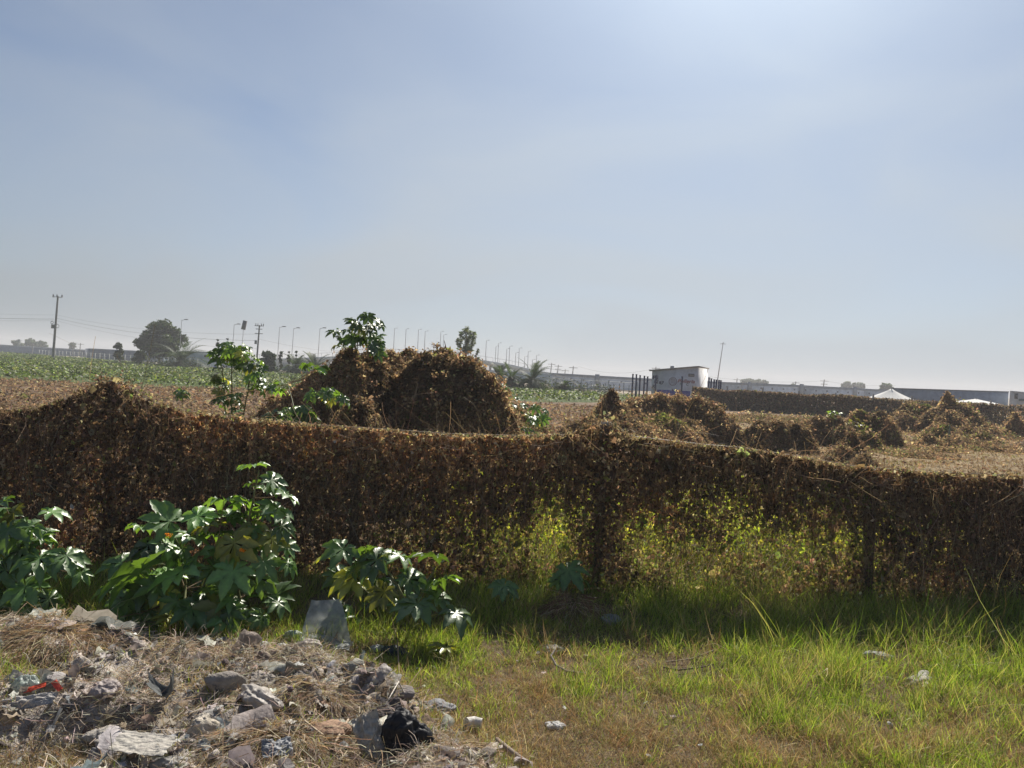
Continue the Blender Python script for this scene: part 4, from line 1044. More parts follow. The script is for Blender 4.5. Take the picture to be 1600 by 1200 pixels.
tubeitem('stick', 'brown log strip running down the heap end', 'stick', [hp(775, 1165, .04), hp(800, 1185, .04), hp(825, 1200, .03)], [.02, .02, .015], (0.25, 0.2, 0.16))
tubeitem('stick', 'long pale root arching below the knotted sack', 'stick', [hp(543, 1150, .05), hp(528, 1168, .07), hp(521, 1185, .06), hp(526, 1200, .04)], [.008, .009, .008, .006], (0.42, 0.33, 0.24))
tubeitem('stick', 'straight straw-coloured cane across the fan of straw', 'stick', [hp(475, 1138, .05), hp(505, 1162, .05)], [.006, .007], (0.5, 0.4, 0.28))
tubeitem('stick', 'thin cane lying flat right of the hat-shaped felt', 'stick', [hp(360, 1130, .08), hp(430, 1132, .08), hp(495, 1134, .07)], [.004, .005, .004], (0.22, 0.16, 0.12))
tubeitem('stick', 'lone dry weed stalk standing between white lump and seedling', 'stick', [hp(624, 1062, 0), hp(620, 1020, .12), at(618, 990, 6.5), at(612, 965, 6.5)], [.006, .006, .004, .002], (0.38, 0.27, 0.18))

# ------------------------------------------------------------------ far picket fence (right), hut, posts
def wallpts(a, b_, n): return [a.lerp(b_, i / (n - 1)) for i in range(n)]
fA, fB = gp(1080, 637.5), gp(1680, 672)
ft = thing('far_vine_fence', 'long low vine-grown picket fence at the back of the clearing', 'fence', ((fA.x + fB.x) / 2, fA.y, 0))
Lf = (fB - fA).length; dirf = (fB - fA).normalized()
g = Geo()
for i in range(int(Lf / 0.28)):
    p = fA + dirf * (i * 0.28); h = 1.9 + random.gauss(0, .06)
    box(g, (p.x, p.y, h / 2), (0.05, 0.05, h), (0.16, 0.13, 0.11))
g.build('picket', MT['bark'], ft)
for i in range(0, int(Lf / 3.2)):
    p = fA + dirf * (i * 3.2); g = Geo(); h = 2.2 + random.gauss(0, .05)
    box(g, (p.x, p.y - .06, h / 2), (0.12, 0.06, h), (0.34, 0.32, 0.29)); g.build('post', MT['concrete'], ft)
N = 60000
s_ = RS.rand(N) * Lf
dn = 0.25 + 0.9 * fbm(s_ * .25, s_ * 0, seed=711)
k = RS.rand(N) < np.clip(dn, 0.2, 1) * np.where(s_ > Lf * .62, .7, 1); s_ = s_[k]; N = len(s_)
z = RS.beta(1, 1.1, N) * (1.75 + .35 * fbm(s_ * .6, s_ * 0, seed=712))
P = np.stack([fA.x + dirf.x * s_, fA.y + dirf.y * s_ - .08 + RS.randn(N) * .12 - .3 * np.clip(.5 - z, 0, .5), z], 1)
g = Geo(); put_cards(g, P, rn(N, .7) + [0, -1, .2], np.exp(RS.randn(N) * .3) * .12, mixcols([(0.17, 0.125, 0.09), (0.25, 0.19, 0.135), (0.14, 0.14, 0.075), (0.32, 0.26, 0.18)], [4, 3, 1.5, 1.2], N))
g.build('dead_vines', MT['deadleaf'], ft)

HY = 92.0
hl, hr, hb = at(1017, 620, HY), at(1087, 620, HY), at(1104, 620, HY + 4.5)
zt_l, zt_r, zt_b = at(1017, 580, HY).z, at(1087, 573.5, HY).z, at(1104, 580.5, HY + 4.5).z
hut = thing('painted_hut', 'white flat-roofed hut with red lettering, ring emblem and black graffiti', 'hut', (hl.x, HY, 0))
g = Geo()
ln_ = Vector((hr.x - hl.x, 0, 0)); 
A = [(hl.x, HY), (hr.x, HY), (hb.x, hb.y), (hl.x + (hb.x - hr.x), hb.y)]
zs = [zt_l, zt_r, zt_r - 0.1, zt_l]
V = [(x_, y_, 0) for x_, y_ in A] + [(x_, y_, z_) for (x_, y_), z_ in zip(A, zs)]
g.add(V, [[0, 1, 5, 4], [1, 2, 6, 5], [2, 3, 7, 6], [3, 0, 4, 7], [4, 5, 6, 7]], (0.66, 0.66, 0.67))
g.build('wall', MT['paint'], hut)
g = Geo()
V = []
e = .22
C4 = [(hl.x - .45, HY - e), (hr.x + .12, HY - e), (hb.x + e, hb.y + e), (hl.x + (hb.x - hr.x) - e, hb.y + e)]
V = [(x_, y_, z_ + .004) for (x_, y_), z_ in zip(C4, zs)] + [(x_, y_, z_ + .16) for (x_, y_), z_ in zip(C4, zs)]
g.add(V, [[0, 1, 2, 3], [0, 4, 5, 1], [1, 5, 6, 2], [2, 6, 7, 3], [3, 7, 4, 0], [4, 7, 6, 5]], (0.27, 0.26, 0.25))
g.build('roof', MT['concrete'], hut)
g = Geo()
sx_ = (hr.x - hl.x) / 70.0
def hx_(px): return hl.x + (px - 1017) * sx_
def hz_(px, py): return at(px, py, HY).z
box(g, ((hx_(1026) + hx_(1078)) / 2, HY - .03, .65), (hx_(1078) - hx_(1026), .05, 1.3), (0.05, 0.06, 0.32)); g.build('blue_dado', MT['paint'], hut)
g = Geo()
cx_, cz_, R0 = hx_(1050), hz_(1050, 596), 0.52
for R_, w_ in ((R0, .07), (R0 * .72, .03)):
    n = 40; V = []
    for i in range(n):
        a = 6.283 * i / n
        V += [(cx_ + R_ * math.cos(a), HY - .02, cz_ + R_ * math.sin(a)), (cx_ + (R_ - w_) * math.cos(a), HY - .02, cz_ + (R_ - w_) * math.sin(a))]
    g.add(V, [[2 * i, 2 * i + 1, (2 * i + 3) % (2 * n), (2 * i + 2) % (2 * n)] for i in range(n)], (0.20, 0.13, 0.15))
for dx in (-.16, 0, .16): box(g, (cx_ + dx, HY - .02, cz_), (.045, .01, .42), (0.30, 0.20, 0.20))
box(g, (cx_, HY - .025, cz_ + .22), (.42, .01, .045), (0.30, 0.20, 0.20))
g.build('ring_emblem', MT['paint'], hut)
def text(s_, x_, z_, size, col, sh_=0, name='lettering', par=None, yy=None, w=None, offset=0.0):
    c = bpy.data.curves.new(name, 'FONT'); c.body = s_; c.size = size; c.shear = sh_; c.extrude = 0.006; c.offset = offset
    c.materials.append(mat('letter_' + name, .8, .2, color=col, nscale=6, namp=.2))
    tmp = bpy.data.objects.new(name, c); COL.objects.link(tmp); bpy.context.view_layer.update()
    me = bpy.data.meshes.new_from_object(tmp); bpy.data.objects.remove(tmp)
    o = bpy.data.objects.new(name, me); COL.objects.link(o)
    o.location = (x_, (yy or HY) - .02, z_); o.rotation_euler = (math.radians(90), 0, 0)
    if w: o.scale = (w, 1, 1)
    o.parent = par; o.matrix_parent_inverse = par.matrix_world.inverted()
    return o
text('Pollería', hx_(1057), hz_(1057, 597.5), .62, (0.30, 0.10, 0.10), .25, 'lettering', hut, w=1.15, offset=.012)
text('F', hx_(1061), hz_(1061, 602), .42, (0.12, 0.17, 0.14), 0, 'lettering', hut, offset=.008)
text('C', hx_(1071), hz_(1071, 602.5), .42, (0.12, 0.17, 0.14), 0, 'lettering', hut, offset=.008)
text('PS', hx_(1018), hz_(1018, 592), .60, (0.02, 0.02, 0.05), 0, 'graffiti', hut, w=1.2, offset=.02)
text('12', hx_(1019), hz_(1019, 598.5), .62, (0.02, 0.02, 0.05), .2, 'graffiti', hut, w=1.0, offset=.015)
text('R7', hx_(1028), hz_(1028, 600), .52, (0.02, 0.02, 0.05), .2, 'graffiti', hut, w=1.0, offset=.015)
text('K', hx_(1018), hz_(1018, 606), .60, (0.02, 0.02, 0.05), .1, 'graffiti', hut, offset=.015)
g = Geo()
z1 = hz_(1078, 586)
box(g, (hx_(1078.5), HY - .03, z1), (.72, .05, .34), (0.03, 0.03, 0.035)); g.build('sign_plate', MT['metal'], hut)
g = Geo(); box(g, (hx_(1078.5), HY - .062, z1), (.62, .01, .09), (0.6, 0.6, 0.6)); g.build('sign_stripe', MT['paint'], hut)
g = Geo()
box(g, (hl.x + 2.9, HY + 2.2, (zt_l + zt_r) / 2 + .25), (.4, .5, .36), (.45, .45, .45)); g.build('roof_tank', MT['concrete'], hut)
# blue steel posts either side
for px, yt in ((989, 585), (994.5, 585.5), (1000.2, 587), (1007, 588), (1012, 589), (1025, 587), (1066, 589), (1108, 590.5), (1111.5, 592), (1116, 593.5), (1119.5, 594), (1123.5, 594.5), (1126.5, 595)):
    Yp = 80.0
    top = at(px, yt, Yp); g = Geo()
    box(g, (0, 0, top.z / 2), (.15, .12, top.z), (0.035, 0.04, 0.09)); box(g, (0, 0, top.z + .03), (.19, .15, .06), (0.035, 0.04, 0.09))
    o = g.build('steel_post', MT['metal']); o.location = (top.x, Yp, 0)
    side = 'left of the hut' if px < 1014 else ('right of the hut' if px > 1100 else 'in front of the hut wall')
    tag(o, f'dark blue square steel post {side}', 'post', 'blue steel posts around the hut')
    if 1014 < px < 1100: o['label'] = 'dark steel post before the graffiti on the hut wall' if px < 1040 else 'dark steel post before the red lettering on the hut wall'
pl, pr = gp(985, 618), gp(1022, 620)
g = Geo(); box(g, ((pl.x + pr.x) / 2, 79.6, .25), (3.2, .3, .5), (.55, .54, .52)); tag(g.build('low_wall', MT['concrete']), 'short pale wall footing under the blue posts left of the hut', 'wall')
# mast
mb, mt_ = at(1122, 600, 120), at(1130, 535, 120)
ma = thing('radio_mast', 'tall thin leaning mast right of the hut', 'mast', (mb.x, 120, 0))
g = Geo(); tube(g, [(mb.x - .4, 120, 0), tuple(mt_)], [.10, .045], 8, (.35, .35, .36)); g.build('pole', MT['metal'], ma)
g = Geo(); box(g, (mt_.x, 120, mt_.z - .25), (1.0, .06, .06), (.3, .3, .3)); box(g, (mt_.x, 120, mt_.z - .1), (.06, 1.0, .06), (.3, .3, .3)); g.build('antenna', MT['metal'], ma)

# ------------------------------------------------------------------ long walls and warehouses
def longwall(name, label, cat, pts, ytop, depth, col, band=None, pil=None, dots=False):
    """pts: [(px, Y)...] plan, ytop: matching photo y of the top edge"""
    P = [at(px, yt, Yv) for (px, Yv), yt in zip(pts, ytop)]
    t = thing(name, label, cat, (P[0].x, P[0].y, 0))
    g = Geo()
    for a, b_ in zip(P[:-1], P[1:]):
        V = [(a.x, a.y, 0), (b_.x, b_.y, 0), (b_.x, b_.y, b_.z), (a.x, a.y, a.z), (a.x * (1 + depth / a.y) * 1.01, a.y + depth, 0), (b_.x * (1 + depth / b_.y), b_.y + depth, 0), (b_.x * (1 + depth / b_.y), b_.y + depth, b_.z), (a.x * (1 + depth / a.y) * 1.01, a.y + depth, a.z)]
        g.add(V, [[0, 1, 2, 3], [1, 5, 6, 2], [4, 0, 3, 7], [5, 4, 7, 6], [3, 2, 6, 7]], col)
    g.build('wall', MT['paint'], t)
    if band:
        g = Geo()
        for a, b_ in zip(P[:-1], P[1:]):
            h = band[0]
            V = [(a.x, a.y - .08, a.z - h), (b_.x, b_.y - .08, b_.z - h), (b_.x, b_.y - .08, b_.z + .05), (a.x, a.y - .08, a.z + .05), (b_.x, b_.y + .3, b_.z + .05), (a.x, a.y + .3, a.z + .05)]
            g.add(V, [[0, 1, 2, 3], [3, 2, 4, 5]], band[1])
        g.build('cornice', MT['paint'], t)
    if pil:
        for px in pil:
            i = max(j for j in range(len(pts) - 1) if pts[j][0] <= px)
            f_ = (px - pts[i][0]) / (pts[i + 1][0] - pts[i][0]); q = P[i].lerp(P[i + 1], f_)
            g = Geo(); box(g, (q.x, q.y - .2, (q.z + .3) / 2), (.9, .3, q.z + .3), (.40, .42, .44)); g.build('pillar', MT['concrete'], t)
    if dots:
        g = Geo()
        for a, b_ in zip(P[:-1], P[1:]):
            n = int((b_ - a).length / 2.6)
            for i in range(n):
                q = a.lerp(b_, (i + .5) / n); box(g, (q.x, q.y - .03, q.z - 1.0), (.35, .05, .35), (.22, .23, .25))
        g.build('vent_hole', MT['paint'], t)['kind'] = 'stuff'
    return t
longwall('long_white_wall', 'very long pale perimeter wall with a dark top band behind the hut', 'wall', [(862, 150), (1000, 155), (1127, 160), (1250, 165), (1350, 170), (1400, 172)], [583, 591, 597, 602, 607.5, 610], 6, (.78, .80, .82),
         (0.40, (.36, .38, .40)), [932, 1170, 1252, 1335], True)
longwall('blue_warehouse', 'long blue-grey metal warehouse at the right', 'warehouse', [(1394, 125), (1576, 128)], [606.5, 612.0], 20, (.23, .28, .36), (.12, (.12, .13, .15)))
wt = longwall('white_building', 'white building with a dark window at the right edge', 'building', [(1578, 118), (1680, 118)], [611, 620], 15, (.62, .62, .62), (.15, (.4, .4, .4)))
q = at(1588, 619, 117.9)
g = Geo(); box(g, (q.x, 117.94, q.z), (.5, .06, .85), (.05, .05, .06)); g.build('window', MT['glass'], wt)
q = at(1598, 625, 117.9); g = Geo(); box(g, (q.x, 117.94, q.z), (1.2, .06, .35), (.08, .14, .16)); g.build('sign_panel', MT['paint'], wt)
longwall('far_left_wall', 'long low blue-grey industrial shed on the left horizon', 'shed', [(-120, 330), (0, 320), (140, 300)], [530.5, 538.5, 547], 30, (.24, .27, .35), (.4, (.45, .48, .52)))
longwall('far_left_shed', 'darker low shed between the lone pole and the round tree', 'shed', [(140, 240), (300, 235)], [544.5, 552.5], 25, (.20, .22, .27), (.3, (.3, .33, .38)))
bb = longwall('pale_blue_building', 'pale blue-green building between the palm and the tall castor plant', 'building', [(262, 170), (330, 170)], [548, 550.5], 14, (.38, .47, .50), (.25, (.30, .38, .38)))
q = at(322, 556, 169.9); g = Geo(); box(g, (q.x, 169.95, q.z), (.9, .06, .5), (.2, .3, .28)); g.build('window', MT['glass'], bb)
longwall('grey_shed', 'long grey shed behind the bushes left of the largest mound', 'shed', [(330, 190), (540, 195)], [561, 569], 12, (.42, .45, .47), (.3, (.6, .62, .62)))
longwall('grey_blue_warehouse', 'pale blue warehouse half hidden behind the palms', 'warehouse', [(735, 190), (862, 185)], [577, 583], 20, (.36, .45, .50), (.3, (.55, .6, .62)))
longwall('parked_container', 'small dark blue container behind the tall castor plant', 'container', [(339, 140), (351, 140)], [571, 571.6], 2.4, (.05, .06, .22), (.1, (.04, .05, .15)))

# overpass with parapet and lamps
OY = 300.0
prof = [(300, 561, 2.5), (380, 560, 2.5), (450, 560, 2.6), (520, 557, 2.6), (600, 551.5, 2.6), (680, 553, 2.6), (740, 560.5, 2.6), (760, 563.5, 2.6), (800, 570, 2.6), (830, 577, 2.6), (880, 586, 2.6)]
ov = thing('overpass', 'long low road overpass rising behind the mounds and palms', 'bridge', (at(600, 560, OY).x, OY, 0))
P = [at(a, b_, OY) for a, b_, _ in prof]
def strip(geo, P, y0, y1, zo0, zo1, col):
    for a, b_ in zip(P[:-1], P[1:]):
        V = [(a.x, y0, a.z + zo0), (b_.x, y0, b_.z + zo0), (b_.x, y0, b_.z + zo1), (a.x, y0, a.z + zo1), (a.x, y1, a.z + zo0), (b_.x, y1, b_.z + zo0), (b_.x, y1, b_.z + zo1), (a.x, y1, a.z + zo1)]
        geo.add(V, [[0, 1, 2, 3], [3, 2, 6, 7], [1, 0, 4, 5], [4, 7, 6, 5]], col)
g = Geo(); strip(g, P, OY, OY + 14, -1.9, -.9, (.40, .43, .42)); g.build('deck', MT['concrete'], ov)
g = Geo(); strip(g, P, OY - .3, OY - .05, -1.2, 0, (.50, .55, .54)); g.build('parapet', MT['concrete'], ov)
g = Geo(); strip(g, P, OY - .35, OY - .3, 1.5, 1.6, (.3, .3, .3))
for a, b_ in zip(P[:-1], P[1:]):
    n = max(2, int((b_.x - a.x) / 2.2))
    for i in range(n):
        q = a.lerp(b_, i / n); box(g, (q.x, OY - .32, q.z + .78), (.10, .06, 1.55), (.3, .3, .3))
g.build('railing', MT['metal'], ov)
for a in range(0, 60):
    px = 310 + a * 9.5
    i = max(j for j in range(len(prof) - 1) if prof[j][0] <= px); f_ = (px - prof[i][0]) / (prof[i + 1][0] - prof[i][0]); q = P[i].lerp(P[i + 1], f_)
    if q.z > 3.2:
        g = Geo(); box(g, (q.x, OY + 5, (q.z - 1.9) / 2), (1.0, 1.0, q.z - 1.9), (.35, .36, .36)); g.build('pier', MT['concrete'], ov)
def lamp(px, ytop, Yv, zb, label, group, double=False, flood=False, lean=0.0, r_=.06):
    top = at(px, ytop, Yv)
    t = thing('street_lamp', label, 'street lamp', (top.x, Yv, zb), group)
    g = Geo(); tube(g, [(top.x - lean, Yv, zb), (top.x, Yv, top.z)], [r_ * 1.3, r_ * .7], 6, (.40, .41, .42)); g.build('pole', MT['metal'], t)
    g = Geo()
    if flood:
        box(g, (top.x + .1, Yv, top.z - .4), (.75, .5, 1.9), (.12, .12, .13), np.array(Euler((0, .2, 0)).to_matrix()))
    else:
        for s_ in ((-1, 1) if double else (1,)):
            tube(g, [(top.x, Yv, top.z - .1), (top.x + s_ * .7, Yv, top.z + .12)], .05, 5, (.4, .4, .4))
            box(g, (top.x + s_ * .95, Yv, top.z + .15), (.7, .3, .16), (.22, .22, .23))
    g.build('lamp_head', MT['metal'], t)
    return t
for i, (px, yt, fl, lb) in enumerate([(284, 500, False, 'slim street lamp rising behind the round tree'), (366, 507, False, 'street lamp above the tall castor plant, left of the floodlight'), (381, 505, True, 'floodlight pole with a dark tilted head above the tall castor plant'),
                                  (437, 511, False, 'street lamp right of the cross-armed utility pole'), (459, 513, False, 'middle street lamp of the three right of the utility pole'), (500, 513, False, 'street lamp closest to the castor plant on the mound crest')]):
    lamp(px, yt, 155, 0, lb, None if fl else 'street lamps left of the mound', double=False, flood=fl, lean=.25)
def ovz(px):
    i = max(j for j in range(len(prof) - 1) if prof[j][0] <= px); f_ = (px - prof[i][0]) / (prof[i + 1][0] - prof[i][0]); return P[i].lerp(P[i + 1], f_).z - 1.0
for px, yt in ((616.5, 513), (634.5, 514), (654, 515), (664.5, 517.5), (689, 518), (693.5, 523)):
    lamp(px, yt, OY + (2 if px % 2 < 1 else 9), ovz(px), 'tall lamp on the overpass above the largest mound', 'overpass lamps above the mound', r_=.14)
for px, yt in ((760, 532), (775, 541), (779, 536), (792, 545), (796.5, 541), (806, 551), (811.5, 544), (820, 557), (825.5, 549), (832, 562), (838.5, 555), (846, 566)):
    lamp(px, yt, OY + (2 if px % 2 < 1 else 9), ovz(px), 'small lamp on the overpass ramp above the palms', 'overpass ramp lamps above the palms', r_=.14)

# utility poles and wires
up = thing('utility_pole', 'tall leaning utility pole with crossarm and transformers at the far left', 'utility pole', (at(83, 555, 170).x, 170, 0))
pb, ptp = at(83, 556, 170), at(90.5, 462.5, 170)
g = Geo(); d_ = (ptp - pb).normalized(); tube(g, [pb - d_ * (pb.z / d_.z), ptp], [.30, .19], 8, (.24, .23, .22)); g.build('pole', MT['bark'], up)
g = Geo(); box(g, (ptp.x - .1, 170, ptp.z - .25), (2.3, .14, .14), (.25, .24, .23)); g.build('crossarm', MT['bark'], up)
for dx in (-1.05, -.2, .95):
    g = Geo(); tube(g, [(ptp.x + dx, 170, ptp.z - .2), (ptp.x + dx, 170, ptp.z + .12), (ptp.x + dx, 170, ptp.z + .35)], [.09, .17, .09], 8, (.2, .2, .22)); g.build('insulator', MT['metal'], up)
def lerp_pole(t_): return pb.lerp(ptp, t_)
q = lerp_pole(.50)
g = Geo(); tube(g, [(q.x - .45, 169.8, q.z - .6), (q.x - .45, 169.8, q.z + .3)], .38, 12, (.16, .16, .17)); g.build('transformer', MT['metal'], up)
for dx, dz, R_ in ((.45, 0, .42), (-.75, .75, .3)):
    g = Geo(); tube(g, [(q.x + dx + R_ * math.cos(a * .5236), 169.9, q.z + dz + R_ * math.sin(a * .5236)) for a in range(13)], .07, 5, (.15, .15, .16)); g.build('cable_coil', MT['metal'], up)
up2 = thing('utility_pole', 'utility pole with stacked crossarms right of the floodlight', 'utility pole', (at(398, 590, 140).x, 140, 0))
pb2, pt2 = at(399, 590, 140), at(405.5, 508, 140)
g = Geo(); d_ = (pt2 - pb2).normalized(); tube(g, [pb2, pt2], [.2, .13], 8, (.26, .25, .24)); g.build('pole', MT['bark'], up2)
for z_, w_ in ((-.15, 1.7), (-.75, 1.2), (-1.6, 1.5)):
    g = Geo(); box(g, (pt2.x - .05, 140, pt2.z + z_), (w_, .12, .12), (.22, .22, .22)); g.build('crossarm', MT['bark'], up2)
for dx in (-.7, -.3, .35, .75):
    g = Geo(); tube(g, [(pt2.x + dx, 140, pt2.z - .1), (pt2.x + dx, 140, pt2.z + .3)], .07, 6, (.2, .2, .22)); g.build('insulator', MT['metal'], up2)
g = Geo(); tube(g, [(pt2.x - .5, 139.8, pt2.z - 3.6), (pt2.x - .5, 139.8, pt2.z - 2.9)], .22, 10, (.2, .2, .2)); g.build('transformer', MT['metal'], up2)
def wire(a, b_, sag, label, r_=.03, grp='overhead wires'):
    g = Geo(); n = 14
    tube(g, [tuple(a.lerp(b_, i / n) - Vector((0, 0, sag * 4 * (i / n) * (1 - i / n)))) for i in range(n + 1)], r_, 3, (.12, .12, .13), cap=False)
    tag(g.build('power_line', MT['metal']), label, 'wire', grp)
far_l = at(-260, 470, 175)
for y0, y1, rr in ((486, 492, .015), (493, 498.5, .04), (500, 501, .02)):
    wire(at(-200, y0 - 6, 172), at(84, y1, 170), .4, 'overhead wire running left from the leaning utility pole', rr, 'wires left of the leaning pole')
for y0, y1, rr in ((492, 522, .018), (497, 532, .03), (501, 545, .018)):
    wire(at(88, y0, 170), at(402, y1, 140.5), 1.2, 'overhead wire between the leaning pole and the cross-armed pole', rr, 'wires between the two utility poles')
for (a, b_) in (((405, 530), (560, 552)),):
    wire(at(*a, 140), at(*b_, 170), .5, 'faint wire running right from the cross-armed pole', .018)
wire(at(903, 572, 200), at(1017, 577, 190), 1.4, 'faint wire sagging toward the hut roof', .025)
wire(at(1104, 588, 190), at(1288, 595, 210), .8, 'faint wire right of the hut above the long wall', .025)
wire(at(1288, 595, 210), at(1400, 602, 210), .6, 'faint wire above the long wall near the white tent', .025)
def smallpole(px, yt, Yv, label, arms=1):
    top = at(px, yt, Yv); t = thing('utility_pole', label, 'utility pole', (top.x, Yv, 0), 'far utility poles')
    g = Geo(); tube(g, [(top.x - .3, Yv, 0), tuple(top)], [.2, .14], 6, (.3, .3, .3)); g.build('pole', MT['bark'], t)
    g = Geo()
    for k in range(arms): box(g, (top.x, Yv, top.z - .5 - k * 1.0), (2.6 - .5 * k, .14, .16), (.3, .3, .3))
    g.build('crossarm', MT['bark'], t)
for a in ((862, 567, 260, 'far utility pole directly right of the small-frond palm, leftmost of its row'), (872.5, 570, 250, 'far twin-armed utility pole above the rightmost palm'), (896, 572, 220, 'far utility pole where the wire to the hut begins'), (883.5, 577, 260, 'shortest far pole above the rightmost palm'),
          (1152, 591, 260, 'far utility pole among hazy trees right of the mast'), (1288, 593, 240, 'far twin-armed pole above the long wall'), (1243.5, 596, 260, 'short far pole in the middle of the long wall'), (115, 534, 300, 'far pole beside the hazy bush left'), (126, 536, 290, 'far pole just left of the dark shed'), (30, 530, 330, 'far pole among the hazy left trees'), (52, 537, 300, 'short far pole near the left edge'),(1025, 573, 230, 'far pole with short arms peeping above the hut roof')):
    smallpole(a[0], a[1], a[2], a[3], 2 if 'twin' in a[3] else 1)

# white posts wire fence along the crop
cfn = thing('crop_fence', 'thin wire fence with pale posts along the far side of the green crop', 'fence', (0, 110, 0))
pts = [(-150, 235), (-62, 146), (-38, 129), (3, 109), (16, 95)]
run = 0; ppl = []
for (ax, ay), (bx, by) in zip(pts[:-1], pts[1:]):
    L_ = math.hypot(bx - ax, by - ay); n = max(1, int(L_ / 3.9))
    for i in range(n): ppl.append((ax + (bx - ax) * i / n, ay + (by - ay) * i / n))
ppl.append(pts[-1])
for (x_, y_) in ppl:
    g = Geo(); box(g, (x_, y_, 1.05), (.13, .13, 2.1), (.55, .55, .53)); g.build('post', MT['concrete'], cfn)
g = Geo()
for z_ in (0.7, 1.3, 1.95):
    tube(g, [(x_, y_ - .08, z_) for x_, y_ in ppl], .014 if z_ < 1.9 else .03, 3, (.45, .46, .45), cap=False)
g.build('wire', MT['metal'], cfn)
# rail fence and posts in the middle distance left of the hut
rf = thing('stake_fence', 'row of thin uneven stakes with a rail left of the blue posts', 'fence', (at(920, 600, 100).x, 100, 0))
for px, yt in ((897, 592), (908, 597), (918, 598), (924, 599), (938, 598), (946, 599), (953, 600), (959, 600), (968, 599), (975, 598), (983, 602)):
    q = at(px, yt, 100); g = Geo(); tube(g, [(q.x, 100, 0), tuple(q)], .05, 5, (.2, .2, .2)); g.build('stake', MT['bark'], rf)
g = Geo(); a, b_ = at(890, 607, 100.05), at(990, 611, 100.05); box(g, ((a.x + b_.x) / 2, 100.1, (a.z + b_.z) / 2), (b_.x - a.x, .05, .12), (.3, .3, .3)); g.build('rail', MT['metal'], rf)

# tents
def tent(label, ap, Yv, w, zb, col=(.72, .71, .68), lean=0.0):
    q = at(*ap, Yv); t = thing('canvas_tent', label, 'tent', (q.x, Yv, 0))
    g = Geo(); n = 24; V = [tuple(q)]; rings = 7
    for r_ in range(1, rings + 1):
        s_ = r_ / rings
        for k in range(n):
            a = 6.283 * k / n
            sc = 1 + .10 * math.cos(a * 4)
            zz_ = q.z - (q.z - zb) * (s_ ** .85) - (.10 * math.cos(a * 4) if r_ == rings else 0)
            V.append((q.x + math.cos(a) * w * s_ * sc + lean * s_, Yv + math.sin(a) * w * .8 * s_ * sc, zz_))
    Fc = [[0, 1 + k, 1 + (k + 1) % n] for k in range(n)]
    g.add(V, Fc, col)
    n0 = 0
    Q = [[1 + (r_ - 1) * n + k, 1 + r_ * n + k, 1 + r_ * n + (k + 1) % n, 1 + (r_ - 1) * n + (k + 1) % n] for r_ in range(1, rings) for k in range(n)]
    g.Fa.append(np.array(Q, np.int64))
    g.build('canopy', MT['cloth'], t, smooth=True)
    g = Geo(); tube(g, [(q.x, Yv, 0), (q.x, Yv, q.z + .15)], .07, 6, (.2, .2, .2)); g.build('pole', MT['metal'], t)
tent('white peaked tent left of the blue warehouse', (1393, 607), 105, 3.7, 1.15)
tent('low white tent roof in front of the blue warehouse', (1525, 623), 100, 3.2, 1.5)

# ------------------------------------------------------------------ trees and palms
def tree(name, label, px, ytop, wpx, Yv, col, n, csize, zc=None, group=None, clumps=26, trunk=.25, dens=.42, shape=1.0, droop=0, elong=1.2):
    top = at(px, ytop, Yv); w = wpx / F * Yv; h = top.z
    zb = 0.15 * h if zc is None else zc * h
    t = thing(name, label, 'tree', (top.x, Yv, 0), group)
    r_ = np.random.RandomState(int(px * 7 + ytop))
    cen = []
    for _ in range(clumps):
        u = r_.randn(3); u /= np.linalg.norm(u); q = r_.rand() ** .4
        cz = (zb + h) / 2 + u[2] * q * (h - zb) / 2 * .86
        rel = (cz - zb) / (h - zb)
        wf = math.sqrt(max(.05, 1 - (2 * rel - 1) ** 2)) if shape == 1.0 else max(.12, (1 - rel) ** .7)
        cen.append((top.x + u[0] * q * w / 2 * wf * .95, Yv + u[1] * q * w / 2 * wf * .95, cz))
    cen = np.array(cen)
    g = Geo()
    tube(g, [(top.x, Yv, 0), (top.x + .05 * w * .3, Yv, zb), (top.x, Yv, zb + (h - zb) * .55), (top.x, Yv, zb + (h - zb) * .85)], [trunk, trunk * .8, trunk * .45, trunk * .15], 7, (.13, .10, .08))
    for c0 in cen[::3]:
        zs_ = min(c0[2] - .1, zb + (h - zb) * .35)
        tube(g, [(top.x, Yv, max(.3, zs_)), tuple(c0)], [trunk * .35, trunk * .08], 5, (.13, .10, .08), cap=False)
    g.build('trunk', MT['bark'], t)
    i = r_.randint(0, clumps, n)
    cr = (w * .5) * dens * (0.6 + .6 * r_.rand(clumps))
    d_ = r_.randn(n, 3); d_ /= np.linalg.norm(d_, axis=1, keepdims=True); d_ *= (r_.rand(n, 1) ** .45) * cr[i][:, None] * [1, 1, .8 + droop]
    Pp = cen[i] + d_
    Pp[:, 2] = np.maximum(Pp[:, 2], .2)
    sh_ = 0.75 + .5 * r_.rand(clumps)
    c = jit(col, n, .2, .06) * sh_[i][:, None]
    g = Geo(); put_cards(g, Pp, rn(n, .6) + [0, 0, .6], np.exp(r_.randn(n) * .3) * csize, c, elong)
    g.build('crown', MT['leaf'], t)
tree('round_tree', 'big dense round dark green tree left of the tall castor plant', 252, 499, 74, 165, (.05, .075, .028), 14000, .36, zc=.10, clumps=75, trunk=.5, dens=.30)
tree('bush_tree', 'small scraggly tree just left of the round tree', 188.5, 533, 20, 150, (.05, .07, .03), 1800, .25, zc=.05, clumps=16, trunk=.15)
tree('bush_tree', 'low dark bush at the left foot of the round tree', 219, 546, 22, 150, (.045, .06, .03), 1800, .28, zc=.02, clumps=14, trunk=.15)
tree('tall_thin_tree', 'feathery tall tree rising behind the crest of the largest mound', 730, 509, 36, 100, (.13, .15, .08), 1700, .13, zc=.52, clumps=60, trunk=.13, dens=.19, droop=.6, elong=2.2)
